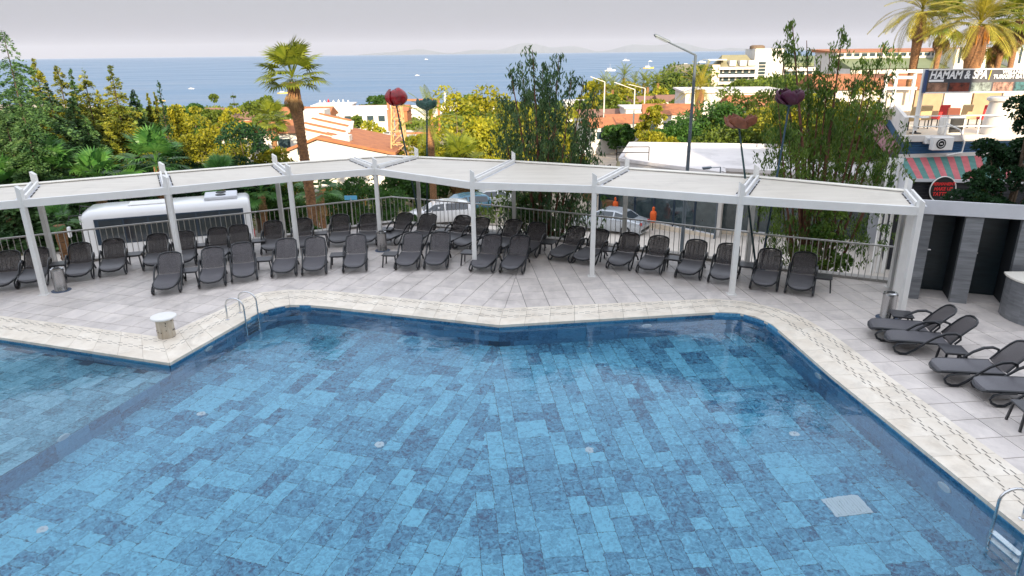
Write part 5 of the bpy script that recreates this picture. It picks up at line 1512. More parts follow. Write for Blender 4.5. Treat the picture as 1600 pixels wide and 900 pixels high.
def car(base, ang, paint, label, kind='sedan', Ls=4.4, group='parked cars'):
    e = empty('parked_car', base, ang); Wd = 1.72; H = 1.42; gz = .22
    # stations x, hood/belt height, half width at belt, roof height (0 = none), half width of roof
    k = Ls / 4.4
    if kind == 'sedan': st_ = [(-2.2, .62, .70, .62, .66), (-2.12, .82, .80, .84, .74), (-1.55, .92, .85, .95, .78), (-1.05, .93, .86, 1.30, .60), (-.55, .93, .86, 1.41, .58), (.25, .92, .86, 1.40, .58), (.65, .91, .86, 1.24, .62), (1.15, .88, .85, .92, .76), (1.75, .80, .82, .82, .72), (2.12, .66, .76, .68, .64), (2.2, .50, .70, .52, .6)]
    else: st_ = [(-2.2, .70, .72, .74, .68), (-2.14, .90, .80, 1.18, .62), (-1.85, .94, .84, 1.40, .60), (-1.05, .94, .86, 1.48, .60), (-.3, .93, .86, 1.48, .59), (.4, .92, .86, 1.40, .60), (.8, .91, .86, 1.16, .66), (1.2, .88, .85, .94, .76), (1.75, .82, .82, .84, .72), (2.12, .66, .76, .68, .64), (2.2, .50, .70, .52, .6)]
    vs = []; fs = []; n = 10
    for (x, zb, wb, zr, wr) in st_:
        x *= k
        prof = [(wb * .90, gz), (wb, gz + .18), (wb * 1.01, zb * .75), (wb, zb), (wr, zr)]
        for s in (1,):
            vs += [(x, w_, z) for w_, z in prof]
            vs += [(x, -w_, z) for w_, z in reversed(prof)]
    N = len(st_)
    for i in range(N - 1):
        for j in range(n): fs.append((i * n + j, (i + 1) * n + j, (i + 1) * n + (j + 1) % n, i * n + (j + 1) % n))
    fs.append(tuple(range(n))); fs.append(tuple((N - 1) * n + j for j in range(n))[::-1])
    MB().add(vs, fs).build('body', paint, e, smooth=True, bevel=.02)
    gi = [i for i, s in enumerate(st_) if s[3] > s[1] + .15]
    a, b = gi[0] - (0 if kind != 'sedan' else 1), gi[-1] + 1
    for s in (1, -1):
        g_ = MB(); segs = [(a, (a + b) // 2), ((a + b) // 2, b)]
        for (i0, i1) in segs:
            lo = []; hi = []
            for i in range(i0, i1 + 1):
                x, zb, wb, zr, wr = st_[i]; x *= k; h_ = zr - zb
                t0, t1 = .10, .84
                if h_ < .15: t0, t1 = .3, .5
                lo.append((x, s * (wb + (wr - wb) * t0 + .008), zb + h_ * t0)); hi.append((x, s * (wb + (wr - wb) * t1 + .008), zb + h_ * t1))
            q = lo + hi[::-1]; m_ = Vector((sum(p[0] for p in q) / len(q), 0, 0))
            q = [((p[0] - m_.x) * .94 + m_.x, p[1], p[2]) for p in q]
            nn = len(lo)
            g_.add(q, [(j, j + 1, 2 * nn - 2 - j, 2 * nn - 1 - j) for j in range(nn - 1)])
        g_.build('side_window', M['carglass'], e)
    for (i0, i1, nm) in ((gi[-1], gi[-1] + 1, 'windscreen'), (gi[0] - 1, gi[0], 'rear_window')):
        x0, zb0, wb0, zr0, wr0 = st_[i0]; x1, zb1, wb1, zr1, wr1 = st_[i1]
        p = [(x0 * k, -wr0 * .9, zr0), (x0 * k, wr0 * .9, zr0), (x1 * k, wr1 * .9, zr1), (x1 * k, -wr1 * .9, zr1)]
        c = sum((Vector(q) for q in p), Vector()) / 4; nrm = (Vector(p[1]) - Vector(p[0])).cross(Vector(p[3]) - Vector(p[0])).normalized()
        if nrm.z < 0: nrm = -nrm
        MB().add([tuple(c + (Vector(q) - c) * .9 + nrm * .012) for q in p], [(0, 1, 2, 3)]).build(nm, M['carglass'], e)
    for s in (1, -1):
        MB().box((2.13 * k, s * .56, .62), (.14, .30, .13)).build('headlight', M['lamp_clear'], e, bevel=.02)
        MB().box((-2.12 * k, s * .62, .76), (.16, .24, .16)).build('tail_light', M['lamp_red'], e, bevel=.02)
        MB().box((.62 * k, s * .95, .98), (.12, .14, .11)).build('wing_mirror', paint, e, bevel=.02)
    MB().box((2.16 * k, 0, .34), (.12, 1.3, .18)).build('bumper', M['black'], e, bevel=.02); MB().box((-2.16 * k, 0, .36), (.12, 1.3, .16)).build('bumper', M['black'], e, bevel=.02)
    for x in (1.36 * k, -1.32 * k):
        for y in (.78, -.78): wheel(e, x, y, .31, .2)
    tag(e, label, 'car', group); return e
def car_px(u, v, zg, ang, paint, label, kind='sedan', Ls=4.4):
    p = G(u, v, zg); g = ht(p.x, p.y) + .08
    return car((p.x, p.y, g), R(ang), paint, label, kind, Ls)
car_px(952, 366, -4.2, 148, M['carsilver'], 'pale silver sedan parked in front of the shop windows', 'sedan', 4.5)
car_px(688, 346, -4.1, 190, M['carwhite'], 'white hatchback parked nearest to the railing behind the rear loungers', 'hatch', 4.1)
car_px(722, 336, -4.4, 200, M['carblue'], 'blue hatchback between the two rows of white cars', 'hatch', 3.9)
car_px(764, 323, -4.6, 190, M['carwhite'], 'white sedan behind the blue hatchback', 'sedan', 4.5)
car_px(770, 306, -5.2, 200, M['carwhite'], 'white car with red tail lights, farthest of the parked group', 'hatch', 4.2)
for k, (x, y, ang, pt, lab) in enumerate([(10.6, 103, 78, 'carwhite', 'white car parked on the side road, nearest of three'), (12.2, 109, 80, 'carsilver', 'silver car parked on the side road, middle of three'), (13.8, 116, 76, 'carblue', 'dark car parked on the side road, farthest of three'),
                                          (17.2, 133, 70, 'carsilver', 'car driving away at the far bend of the road'), (-25.5, 150, 60, 'carsilver', 'car in the lot right of the lattice tower'), (-30.5, 148, 60, 'carwhite', 'white van like car in the lot left of the lattice tower')]):
    car((x, y, ht(x, y) + .16), R(ang), M[pt], lab, 'hatch' if k % 2 else 'sedan', 4.4)
# midibus
def bus():
    f_ = G(128, 336, -.55); r_ = G(385, 316, -.55)
    d = (f_ - r_); d.z = 0; L_ = d.length; d.normalize(); ang = math.atan2(d.y, d.x)
    nrm = Vector((d.y, -d.x, 0))            # to the camera side?
    if nrm.y > 0: nrm = -nrm
    Wd = 2.3; mid = (f_ + r_) / 2 - nrm * Wd / 2
    gz = ht(mid.x, mid.y) + .08; H = -.40 - gz
    e = empty('midibus', (mid.x, mid.y, gz), ang); hl = L_ / 2 + .15
    vs = []; fs = []
    prof = [(1.08, .35), (1.15, .6), (1.15, H - .55), (1.10, H - .2), (.95, H - .04), (.6, H + .01)]
    stx = [(-hl, .92, -.12), (-hl + .12, 1, 0), (hl - 1.0, 1, 0), (hl - .35, .97, -.03), (hl - .02, .90, -.22)]
    n = 12
    for x, s, dz in stx:
        vs += [(x, w * s, z + (dz if z > 1.5 else 0)) for w, z in prof] + [(x, -w * s, z + (dz if z > 1.5 else 0)) for w, z in reversed(prof)]
    for i in range(len(stx) - 1):
        for j in range(n): fs.append((i * n + j, (i + 1) * n + j, (i + 1) * n + (j + 1) % n, i * n + (j + 1) % n))
    fs.append(tuple(range(n))); fs.append(tuple((len(stx) - 1) * n + j for j in range(n))[::-1])
    MB().add(vs, fs).build('body', M['carwhite'], e, smooth=True, bevel=.05)
    zb, zt = H - 1.62, H - .42
    for s in (1, -1):
        MB().box((-.1, s * 1.15, (zb + zt) / 2), (2 * hl - .9, .04, zt - zb)).build('window_band', M['navy'], e)
        xs_ = [-hl + .4 + k * (2 * hl - 1.1) / 6 for k in range(7)]
        for x0, x1 in zip(xs_, xs_[1:]): MB().box(((x0 + x1) / 2, s * 1.174, (zb + zt) / 2), (x1 - x0 - .07, .01, zt - zb - .12)).build('window', M['carglass'], e)
        MB().box((-.6, s * 1.155, 1.02), (2 * hl - 2.4, .012, .05)).build('red_stripe', M['lamp_red'], e)
        for x in (hl - 1.6, -hl + 1.8): wheel(e, x, s * 1.02, .42, .26)
        MB().tube([(hl - .1, s * 1.0, H - .2), (hl + .35, s * 1.2, H - .15), (hl + .45, s * 1.28, H - .55)], .03, 6).build('mirror_arm', M['black'], e)
        MB().box((hl + .45, s * 1.3, H - .85), (.14, .2, .5)).build('mirror', M['carwhite'], e, bevel=.04)
        MB().box((-hl - .01, s * .9, 1.0), (.06, .18, .35)).build('tail_light', M['lamp_red'], e)
    MB().box((hl - .0, 0, H - .95), (.10, 1.9, 1.1), ry=-.12).build('windscreen', M['carglass'], e)
    MB().box((-hl - .002, 0, H - .8), (.02, 1.6, .7)).build('rear_window', M['carglass'], e)
    MB().box((hl - .7, -1.16, 1.25), (.75, .012, 1.9)).build('door', M['carglass'], e)
    ac = MB().box((-hl + 1.3, 0, H + .08), (1.5, 1.5, .16)).build('roof_unit', M['greywhite'], e, bevel=.03)
    for y in (-.35, .35): MB().lathe((-hl + 1.3, y, H + .162), [(.24, 0), (.24, .03), (.05, .04)], 16).build('fan_grille', M['black'], ac)
    MB().box((.9, .2, H + .03), (1.6, .9, .06)).build('roof_hatch', M['white'], e, bevel=.02)
    tag(e, 'white midibus with dark windows parked behind the railing at left', 'bus')
bus()
# scooters behind the bus
def scooter(x, y, ang, label, paint):
    e = empty('scooter', (x, y, ht(x, y) + .08), ang)
    for xx in (-.6, .62):
        o = MB()
        o.tube([(xx + .24 * math.cos(2 * math.pi * k / 14), 0, .27 + .24 * math.sin(2 * math.pi * k / 14)) for k in range(14)], .05, 6, closed=True); o.build('wheel', M['rubber'], e, smooth=True)
    MB().box((-.35, 0, .62), (.75, .26, .34)).box((.1, 0, .38), (.4, .26, .08)).build('body', paint, e, bevel=.05)
    MB().box((-.35, 0, .83), (.65, .24, .08)).build('seat', M['black'], e, bevel=.03)
    MB().tube([(.62, 0, .27), (.42, 0, .95)], .03, 6).box((.42, 0, .66), (.1, .34, .5), ry=-.25).build('front_shield', paint, e, bevel=.02)
    MB().tube([(.40, -.3, 1.0), (.44, 0, .98), (.40, .3, 1.0)], .02, 6).build('handlebar', M['black'], e)
    MB().lathe((.5, 0, .86), [(.07, 0), (.06, .08)], 10).build('headlight', M['lamp_clear'], e)
    tag(e, label, 'scooter', 'scooters on the street')
scooter(-10.6, 31.3, R(20), 'dark scooter parked behind the railing, right of the bus', M['black'])
scooter(-9.4, 31.8, R(40), 'red scooter parked behind the railing, right of the dark one', M['lamp_red'])
# orange wall box, blue sign
p = G(533, 345, -3.6)
e = empty('garden_wall', (p.x, p.y + 1, -3.5), R(12)); MB().box((0, 0, .95), (2.8, .25, 1.9)).build('wall', mat('orange_wall', (.62, .30, .10), .85, var=.2, scale=2), e); MB().box((0, 0, 1.93), (2.9, .35, .06)).build('capping', M['plaster_w'], e)
tag(e, 'short orange garden wall behind the railing, right of the tall palm', 'garden wall')
p = AT(548, 309, 33); e = empty('street_sign', (p.x, 33, ht(p.x, 33))); MB().tube([(0, 0, 0), (0, 0, p.z - ht(p.x, 33))], .03, 6).build('post', M['galv'], e)
MB().box((0, 0, p.z - ht(p.x, 33)), (.6, .04, .2)).build('panel', mat('sign_blue', (.12, .42, .65), .5), e); tag(e, 'small light blue sign plate above the orange garden wall', 'sign')
# wicker pots
M['wicker'] = mat('wicker', (.22, .11, .05), .9, var=.5, scale=20, bump=.5)
for k, (u, v, Y, s, lab) in enumerate([(893, 332, 41, .28, 'small brown wicker pot in front of the pale wall, right of the gum'), (918, 312, 44, .42, 'brown wicker planter hanging leaves, behind the sixth front post'), (950, 326, 43.5, .42, 'dark brown wicker basket left of the shop door')]):
    p = AT(u, v, Y); e = empty('planter', (p.x, Y, ht(p.x, Y) + .08)); z = p.z - ht(p.x, Y) - .08
    MB().tube([(0, 0, 0), (0, 0, z)], .04, 6).build('stand', M['black'], e)
    MB().lathe((0, 0, z), [(s * .75, 0), (s, s * 1.3), (s * .9, s * 1.3)], 14).build('pot', M['wicker'], e, smooth=True)
    v_, f_, _ = crown_broad(s * 1.5, s * 1.2, 260, .12, 300 + k, 8); mesh_obj('plant', np_mesh('plant', v_, f_, LF['green']), e, (0, 0, z + s * 1.7))
    tag(e, lab, 'planter', 'planters by the shop')
# ------------------------------------------------------------------ lattice tower
p = AT(620, 165, 62); g0 = ht(p.x, 62)
e = empty('lattice_tower', (p.x, 62, g0)); Hh = p.z - g0

c4 = [(-1, -1), (1, -1), (1, 1), (-1, 1)]
def lv(t): 
    w = .85 - .45 * t; return [V(x * w, y * w, Hh * t) for x, y in c4]
for k in range(4):
    a, b = lv(0)[k], lv(1)[k]; MB().bar(a, b, .13).build('leg', M['timber'], e)
for i in range(7):
    A, B = lv(i / 7), lv((i + 1) / 7)
    br = MB()
    for k in range(4): br.bar(A[k], B[(k + 1) % 4], .07); br.bar(B[k], B[(k + 1) % 4], .07)
    br.build('brace', M['timber'], e)
tag(e, 'sunlit timber lattice tower behind the red tulip', 'lattice tower')
# ------------------------------------------------------------------ houses
def house(name, base, ang, w, d, h, roof, label, rh=1.2, hip=False, wins=3, wallm='plaster', chim=False, cat='house', flat=False, over=.35):
    e = empty(name, base, ang)
    MB().prism([(-w / 2, -d / 2), (w / 2, -d / 2), (w / 2, d / 2), (-w / 2, d / 2)], -1.5, h).build('wall', M[wallm], e)
    W2, D2_ = w / 2 + over, d / 2 + over
    if flat:
        MB().prism([(-W2, -D2_), (W2, -D2_), (W2, D2_), (-W2, D2_)], h, h + .25).build('roof', M[roof], e)
    else:
        x = W2 - (D2_ if hip else 0)
        r_ = MB().add([(-W2, -D2_, h - .1), (W2, -D2_, h - .1), (W2, D2_, h - .1), (-W2, D2_, h - .1), (-x, 0, h + rh), (x, 0, h + rh)],
                 [(0, 1, 5, 4), (2, 3, 4, 5), (0, 4, 3), (1, 2, 5), (3, 2, 1, 0)]).build('roof', M[roof], e)
        if chim: MB().box((w * .25, 0, h + rh), (.7, .7, 1.6)).build('chimney', M[wallm], r_)
    for k in range(wins):
        x = -w / 2 + w * (k + .5) / wins
        f_ = MB().box((x, -d / 2 - .03, h * .55), (min(1.4, w / wins * .6), .06, 1.2)).build('window', M['glassb'], e)
        MB().box((x, -d / 2 - .06, h * .55 - .66), (min(1.6, w / wins * .68), .14, .08)).build('sill', M[wallm], f_)
    tag(e, label, cat); return e
def hpx(u, v, Y, ang, w, d, h, roof, label, **k):
    """v = the pixel height of the eaves"""
    p = AT(u, v, Y); return house(k.pop('name', 'house'), (p.x, Y + d / 2, p.z - h), R(ang), w, d, h, roof, label, **k)
# the big white house with the tiled gables
p1, p2, p3 = AT(440, 241, 60), AT(497, 217, 60), AT(614, 241, 60)
e = empty('white_villa', (p2.x, 60, ht(p2.x, 60)))
q = lambda P_: (P_.x - e.location.x, P_.z - e.location.z)
zb = -1
pr = [(q(p1)[0], zb), (q(p1)[0], q(p1)[1]), q(p2), (q(p3)[0], q(p3)[1]), (q(p3)[0], zb)]
MB().profile(pr, (0, 0, 0), (0, 9, 0), (1, 0, 0)).build('gable_wall', M['plaster'], e)
def slab_on(a, b, y0, y1, mt, nm, t=.22, lift=.02, par=None):
    a = Vector((a[0], 0, a[1] + lift)); b = Vector((b[0], 0, b[1] + lift)); return MB().add([a + V(0, y0, 0), b + V(0, y0, 0), b + V(0, y1, 0), a + V(0, y1, 0), a + V(0, y0, t), b + V(0, y0, t), b + V(0, y1, t), a + V(0, y1, t)],
        [(3, 2, 1, 0), (4, 5, 6, 7), (0, 1, 5, 4), (1, 2, 6, 5), (2, 3, 7, 6), (3, 0, 4, 7)]).build(nm, mt, par or e)
slab_on((q(p1)[0] - .5, q(p1)[1] - .15), q(p2), -.5, 9.3, M['tile_roof'], 'roof')
slab_on(q(p2), (q(p3)[0] + .3, q(p3)[1] - .05), -.5, 9.3, M['tile_roof'], 'roof')
for k in range(4):     # stepped white party walls rising behind the ridge
    y = 1.2 + k * 2.3; c = AT(500 + k * 8, 208 - k * 8, 60 + y); cz = c.z - e.location.z; cx = c.x - e.location.x
    MB().box((cx, y, cz - 1.6), (3.8 - .3 * k, .35, 3.2), ry=.22).build('party_wall', M['plaster'], e)
    MB().box((cx, y, cz + .08), (4.0 - .3 * k, .5, .12), ry=.22).build('party_wall_cap', M['tile_roof'], e)
c = AT(494, 185, 72); MB().box((c.x - e.location.x, 12, c.z - e.location.z - 1.4), (2.4, 2.4, 4.6)).build('stair_turret', M['plaster'], e)
c1, c2, c3, c4_ = [AT(*t) for t in ((503, 192, 74), (519, 187, 74), (596, 230, 64), (530, 224, 62))]
cs = [c_ - e.location for c_ in (c1, c2, c3, c4_)]
MB().add([tuple(x) for x in cs] + [tuple(x - V(0, 0, .25)) for x in cs], [(0, 1, 2, 3), (7, 6, 5, 4), (0, 4, 5, 1), (1, 5, 6, 2), (2, 6, 7, 3), (3, 7, 4, 0)]).build('long_roof', M['tile_brown'], e)
c = AT(533, 226, 60.5); MB().box((c.x - e.location.x, 1.1, c.z - e.location.z), (1.5, 1.2, 1.5)).build('chimney', M['plaster'], e)
MB().box((q(AT(470, 240, 60))[0], -.03, q(AT(470, 240, 60))[1] + .2), (.5, .06, .6)).build('window', M['glassb'], e)
tag(e, 'white villa with stepped tiled gables right of the tall palm', 'villa')
HS = [(395, 208, 82, 8, 9, 6, 3, 'tile_roof', 'small house with red roof behind the dark round tree', {}), (350, 185, 100, -10, 9, 7, 3, 'tile_brown', 'house with brown roof left of the dark round tree', {}),
      (458, 182, 105, 0, 10, 6, 3, 'tile_roof', 'red roofed house left of the tall palm trunk', {}), (560, 172, 150, 0, 12, 10, 4, 'flatroof', 'long white flat building on the shore road', dict(flat=True, wins=5)),
      (515, 166, 170, 5, 9, 10, 4, 'flatroof', 'white beach building left of the beach trees', dict(flat=True, wins=4)), (597, 173, 185, 0, 13, 8, 6, 'tile_roof', 'orange brown two storey beach kiosk', dict(wallm='tile_roof', wins=4)),
      (655, 178, 200, 0, 12, 8, 6, 'flatroof', 'pale beach hall right of the red tulip', dict(flat=True, wins=4)), (700, 168, 230, 0, 30, 8, 4, 'flatroof', 'long pale promenade building by the sea', dict(flat=True, wins=7)),
      (990, 192, 118, 12, 9, 8, 3, 'tile_roof', 'white cottage with orange roof right of the road', {}), (947, 198, 112, 12, 6, 6, 3, 'tile_roof', 'small white cottage with orange roof beside the road lamp', dict(wins=2)),
      (960, 182, 140, 8, 14, 8, 3, 'tile_brown', 'low house with brown roof beyond the cottages', {}), (1050, 178, 98, -8, 6.5, 6, 4.0, 'tile_roof', 'white house with bright orange roof left of the tall lamp pole', {}),
      (1015, 170, 135, 0, 9, 8, 3.2, 'flatroof', 'white terrace house above the cottages', dict(flat=True, wins=5)), (1158, 145, 100, -6, 14, 12, 5.5, 'flatroof', 'large white flat roofed house below the hotel', dict(flat=True, wins=4)),
      (1235, 168, 82, -6, 12, 8, 3, 'tile_roof', 'tiled house behind the purple flower', {}), (930, 160, 170, 0, 14, 8, 3, 'flatroof', 'pale low building at the shore right of the gum', dict(flat=True)),
      (1062, 158, 160, 0, 9, 8, 3, 'tile_brown', 'low brown roofed row at the foot of the hotel slope', {}), (990, 160, 165, 0, 14, 8, 3, 'tile_brown', 'brown red roofed row under the far palms', dict(wins=5)),
      (1400, 138, 66, -8, 12, 8, 4, 'tile_roof', 'house with orange roof behind the white terrace poles', {})]
for (u, v, Y, a, w, d, h, roof, lab, kw) in HS: hpx(u, v, Y, a, w, d, h, roof, lab, **kw)
# ------------------------------------------------------------------ white hotel in the distance
def hotel():
    o = AT(1193, 140, 275); e = empty('white_hotel', (o.x, 275, -8))
    P_ = lambda u, v, dy=0: AT(u, v, 275 + dy) - e.location
    t0, t1 = P_(1181, 76), P_(1226, 76)
    MB().prism([(t0.x, 0), (t1.x, 0), (t1.x, 12), (t0.x, 12)], -6, t0.z).build('stair_tower', M['plaster'], e)
    a, b = P_(1186, 96), P_(1193, 132)
    for k in range(7): 
        z0 = b.z + (a.z - b.z) * k / 7; MB().box(((a.x + b.x) / 2, -.1, z0 + .6), (b.x - a.x, .2, (a.z - b.z) / 7 - .3)).build('stair_window', M['glassb'], e)
    c = P_(1190, 76); MB().lathe((c.x, 5, t0.z), [(2.8, 0), (2.8, .9), (2.0, 1.3)], 16).build('roof_drum', M['bark'], e)
    # left wing: three balcony storeys, mansard roof with dormers
    l, r = P_(1119, 120), P_(1180, 120)
    for k, v in enumerate((106, 117.5, 129)):
        z = P_(1150, v).z
        MB().prism([(l.x, -3), (r.x, -3), (r.x, 0), (l.x, 0)], z - .5, z + .4).build('balcony', M['white'], e)
        MB().prism([(l.x, 0.02), (r.x, .02), (r.x, 12), (l.x, 12)], z - 3.4, z + .9).build('wall', M['plaster'], e)
        for j in range(6):
            x = l.x + (r.x - l.x) * (j + .5) / 6; MB().box((x, -.06, z - 1.7), (1.8, .12, 2.1)).build('window', M['glassb'], e)
    zt = P_(1150, 104).z; a, b, c, d = P_(1124, 103), P_(1179, 103), P_(1133, 86), P_(1172, 86)
    rf = MB().add([(a.x, -2, zt), (b.x, -2, zt), (b.x, 12, zt), (a.x, 12, zt), (c.x, 4, c.z), (d.x, 4, c.z)], [(0, 1, 5, 4), (2, 3, 4, 5), (0, 4, 3), (1, 2, 5), (3, 2, 1, 0)]).build('mansard_roof', M['olive_roof'], e)
    for u in (1142, 1158, 1171):
        x = P_(u, 99).x; MB().box((x, -1.2, zt + 1.3), (2.4, 3, 1.9)).build('dormer', M['plaster'], rf)
    x0, x1 = P_(1112, 92).x, P_(1124, 92).x; MB().prism([(x0 - 2, -3), (x1 + 2, -3), (x1 + 2, 6), (x0 - 2, 6)], P_(1118, 94).z, P_(1118, 92.5).z).build('roof_canopy', M['white'], e)
    MB().prism([(x0, -2), (x1, -2), (x1, 5), (x0, 5)], P_(1118, 104).z - 8, P_(1118, 101).z).build('end_block', M['plaster_w'], e)
    # right wing, long, behind the gum
    l, r = P_(1226, 100), P_(1400, 100)
    for k, v in enumerate((108, 120, 132)):
        z = P_(1300, v).z
        MB().prism([(l.x, -2), (r.x, -2), (r.x, 0), (l.x, 0)], z - .5, z + .3).build('balcony', M['white'], e)
        MB().prism([(l.x, .02), (r.x, .02), (r.x, 12), (l.x, 12)], z - 3.4, z + .8).build('wall', M['plaster'], e)
        for j in range(15):
            x = l.x + (r.x - l.x) * (j + .5) / 15; MB().box((x, -.06, z - 1.7), (1.8, .12, 2.1)).build('window', M['glassb'], e)
    zt = P_(1300, 100).z; MB().prism([(l.x, -1), (r.x, -1), (r.x, 13), (l.x, 13)], zt - .6, lambda p: zt + .5 if p[1] < 5 else zt + 3).build('roof', M['greenroof'], e)
    tag(e, 'large white hotel with stair tower and olive mansard roof, far right of the sea', 'hotel')
hotel()
# long building with a green roof behind the date palms
def long_building():
    a, b = AT(1330, 106, 105), AT(1640, 106, 105); e = empty('green_roofed_hotel', ((a.x + b.x) / 2, 105, ht(60, 105)))
    q = lambda u, v, dy=0: AT(u, v, 105 + dy) - e.location
    L_, R_ = q(1330, 104).x, q(1660, 104).x
    z = q(1480, 106).z
    MB().prism([(L_, 0), (R_, 0), (R_, 12), (L_, 12)], -3, z).build('wall', M['plaster'], e)
    for row in range(2):
        for j in range(16):
            x = L_ + (R_ - L_) * (j + .5) / 16; MB().box((x, -.05, z - 1.4 - row * 3), (1.2, .1, 1.3)).build('window', M['glassb'], e)
    zt = q(1480, 90, 4).z
    rf = MB().add([(L_, -.6, z), (R_, -.6, z), (R_, 5, zt), (L_, 5, zt), (L_, 5, z), (R_, 5, z)], [(0, 1, 2, 3), (0, 3, 4), (1, 5, 2), (4, 5, 1, 0), (3, 2, 5, 4)]).build('green_roof', M['greenroof'], e)
    z2 = q(1480, 80, 6).z
    MB().prism([(L_, 5.02), (R_, 5.02), (R_, 13), (L_, 13)], z, z2).build('upper_wall', M['plaster'], e)
    for j in range(26):
        x = L_ + (R_ - L_) * (j + .5) / 26; MB().box((x, 4.98, (zt + z2) / 2 + .1), (.8, .1, .45)).build('window', M['glassb'], e)
    z3 = q(1480, 74.5, 9).z
    MB().prism([(L_ - .3, 4.7), (R_, 4.7), (R_, 14), (L_ - .3, 14)], z2 + .01, lambda p: z2 + .08 if p[1] < 6 else z3).build('tiled_roof', M['tile_roof'], e)
    for (u, v0, w) in ((1505, 104, 4.5), (1600, 104, 5)):
        x = q(u, v0).x; MB().prism([(x - w / 2, -1.4), (x + w / 2, -1.4), (x + w / 2, 4), (x - w / 2, 4)], 0, q(1480, 76).z).build('gable_block', M['plaster'], e)
        for j in range(4): MB().box((x - w / 2 + w * (j + .5) / 4, -1.44, q(u, 86).z), (.3, .08, 2.2)).build('slot_window', M['glassb'], e)
    tag(e, 'long pale hotel with green sloping roof behind the date palms', 'hotel')
long_building()
# ------------------------------------------------------------------ restaurant with the spa sign
M['blue_wall'] = mat('blue_cladding', (.02, .085, .19), .55, var=.25, scale=3, stretch=(1, 1, 8))
M['black_wood'] = mat('black_boards', (.018, .02, .028), .6, var=.4, scale=3, stretch=(1, 1, 9))
def text_mesh(s, size, mt, name, parent, loc, rot=(R(90), 0, 0), extrude=.006, shear=0.0, align='LEFT', sx=1.0):
    cu = bpy.data.curves.new(name, 'FONT'); cu.body = s; cu.size = size; cu.extrude = extrude; cu.shear = shear; cu.align_x = align; cu.align_y = 'CENTER'; cu.offset = size * .028
    to = bpy.data.objects.new(name + '_tmp', cu); COL.objects.link(to)
    bpy.context.view_layer.update()
    dg = bpy.context.evaluated_depsgraph_get(); me = bpy.data.meshes.new_from_object(to.evaluated_get(dg)); bpy.data.objects.remove(to)
    me.name = name; me.materials.clear(); me.materials.append(mt)
    o = mesh_obj(name, me, parent, loc, rot); o.scale = (sx, 1, 1); return o
def restaurant():
    RY = 30.0
    zt = AT(1480, 213, RY).z; x0 = AT(1415, 213, RY).x
    e = empty('terrace_restaurant', (x0, RY, -3.4)); B = Vector((x0, RY, -3.4))
    W_ = lambda u, v, y=RY: AT(u, v, y) - B
    far = Vector((7.0, 15.0)); XR = 17.0
    foot = [(0, 0), (XR, 0), (XR + 7, 15), (7, 15)]
    zT = zt + 3.4; zB = AT(1480, 246, RY).z + 3.4
    MB().prism([(.12, .05), (XR, .05), (XR + 7, 15), (7.1, 15)], -1, zB - .02).build('lower_wall', M['black_wood'], e)
    n = 7
    for k in range(n):
        za = zB + (zT - .22 - zB) * k / n; zb_ = zB + (zT - .22 - zB) * (k + 1) / n
        MB().prism([(.05, 0), (XR, 0), (XR + 7, 14.9), (7.05, 14.9)], za, zb_ - .015).build('blue_board', M['blue_wall'], e)
    MB().prism(foot, zT - .22, zT - .02).build('terrace_floor', M['plaster_w'], e)
    MB().prism([(-.1, -.12), (XR, -.12), (XR, .1), (-.1, .1)], zT - .2, zT + .05).build('white_ledge', M['plaster'], e)
    MB().bar((0, .15, zT + .35), (7, 15.1, zT + .35), .16, .9).build('side_parapet', M['plaster'], e)
    # back wall of the terrace
    for k in range(9):
        x = 3.6 + k * 1.55
        MB().box((x, 7.6, zT + .75), (1.45, .15, 1.5)).build('wall_panel', M['tanwall'] if k % 2 else M['plaster_w'], e)
    MB().box((10, 7.4, zT + 1.58), (5, .5, .08)).build('red_canopy', mat('red_cloth', (.45, .03, .02), .8), e)
    # railing
    for k in range(6): MB().bar((.4 + k * 1.4, .2, zT), (.4 + k * 1.4, .2, zT + .85), .04).build('rail_post', M['white'], e)
    for z in (.4, .85): MB().bar((.3, .2, zT + z), (7.6, .2, zT + z), .04).build('rail', M['white'], e)
    # white poles carrying the sign and the frame at left
    for (u0, v0, u1, v1, y) in ((1446, 108, 1431, 204, RY + .3), (1387, 112, 1381, 172, RY + 7), (1402, 112, 1395, 170, RY + 7), (1430, 115, 1425, 160, RY + 7)):
        a, b = W_(u0, v0, y), W_(u1, v1, y); b = V((a.x), a.y, b.z); MB().bar(a, b, .13).build('pole', M['white'], e)
    for (u0, u1, v, y) in ((1385, 1447, 111, RY + 7), (1385, 1430, 121, RY + 7), (1380, 1432, 138, RY + 7)):
        MB().bar(W_(u0, v, y), W_(u1, v, y), .10, .14).build('cross_beam', M['white'], e)
    # tapered white chimney
    c = W_(1555, 212, RY + .8)
    MB().lathe((c.x, c.y, zT), [(.62, 0), (.55, .8), (.47, 1.35), (.60, 1.42), (.60, 1.52), (.50, 1.58)], 18).build('chimney', M['plaster'], e, smooth=True)
    # black lower front with the awning
    aL, aR = W_(1404, 246), W_(1640, 238); bL = W_(1423, 279, 27.6); bR = W_(1640, 283, 27.6)
    nst = 22
    for k in range(nst):
        t0, t1 = k / nst, (k + 1) / nst
        q_ = [aL.lerp(aR, t0), aL.lerp(aR, t1), bL.lerp(bR, t1), bL.lerp(bR, t0)]
        MB().add([tuple(x) for x in q_] + [tuple(x - V(0, 0, .03)) for x in q_], [(0, 1, 2, 3), (7, 6, 5, 4), (0, 4, 5, 1), (1, 5, 6, 2), (2, 6, 7, 3), (3, 7, 4, 0)]).build('awning_stripe', M['aw_red'] if k % 2 else M['aw_green'], e)
    MB().bar(aL + V(0, -.03, .05), aR + V(0, -.03, .05), .12, .16).build('awning_rail', M['plaster'], e)
    MB().bar(bL + V(0, 0, -.06), bR + V(0, 0, -.06), .08, .12).build('awning_rail', M['greywhite'], e)
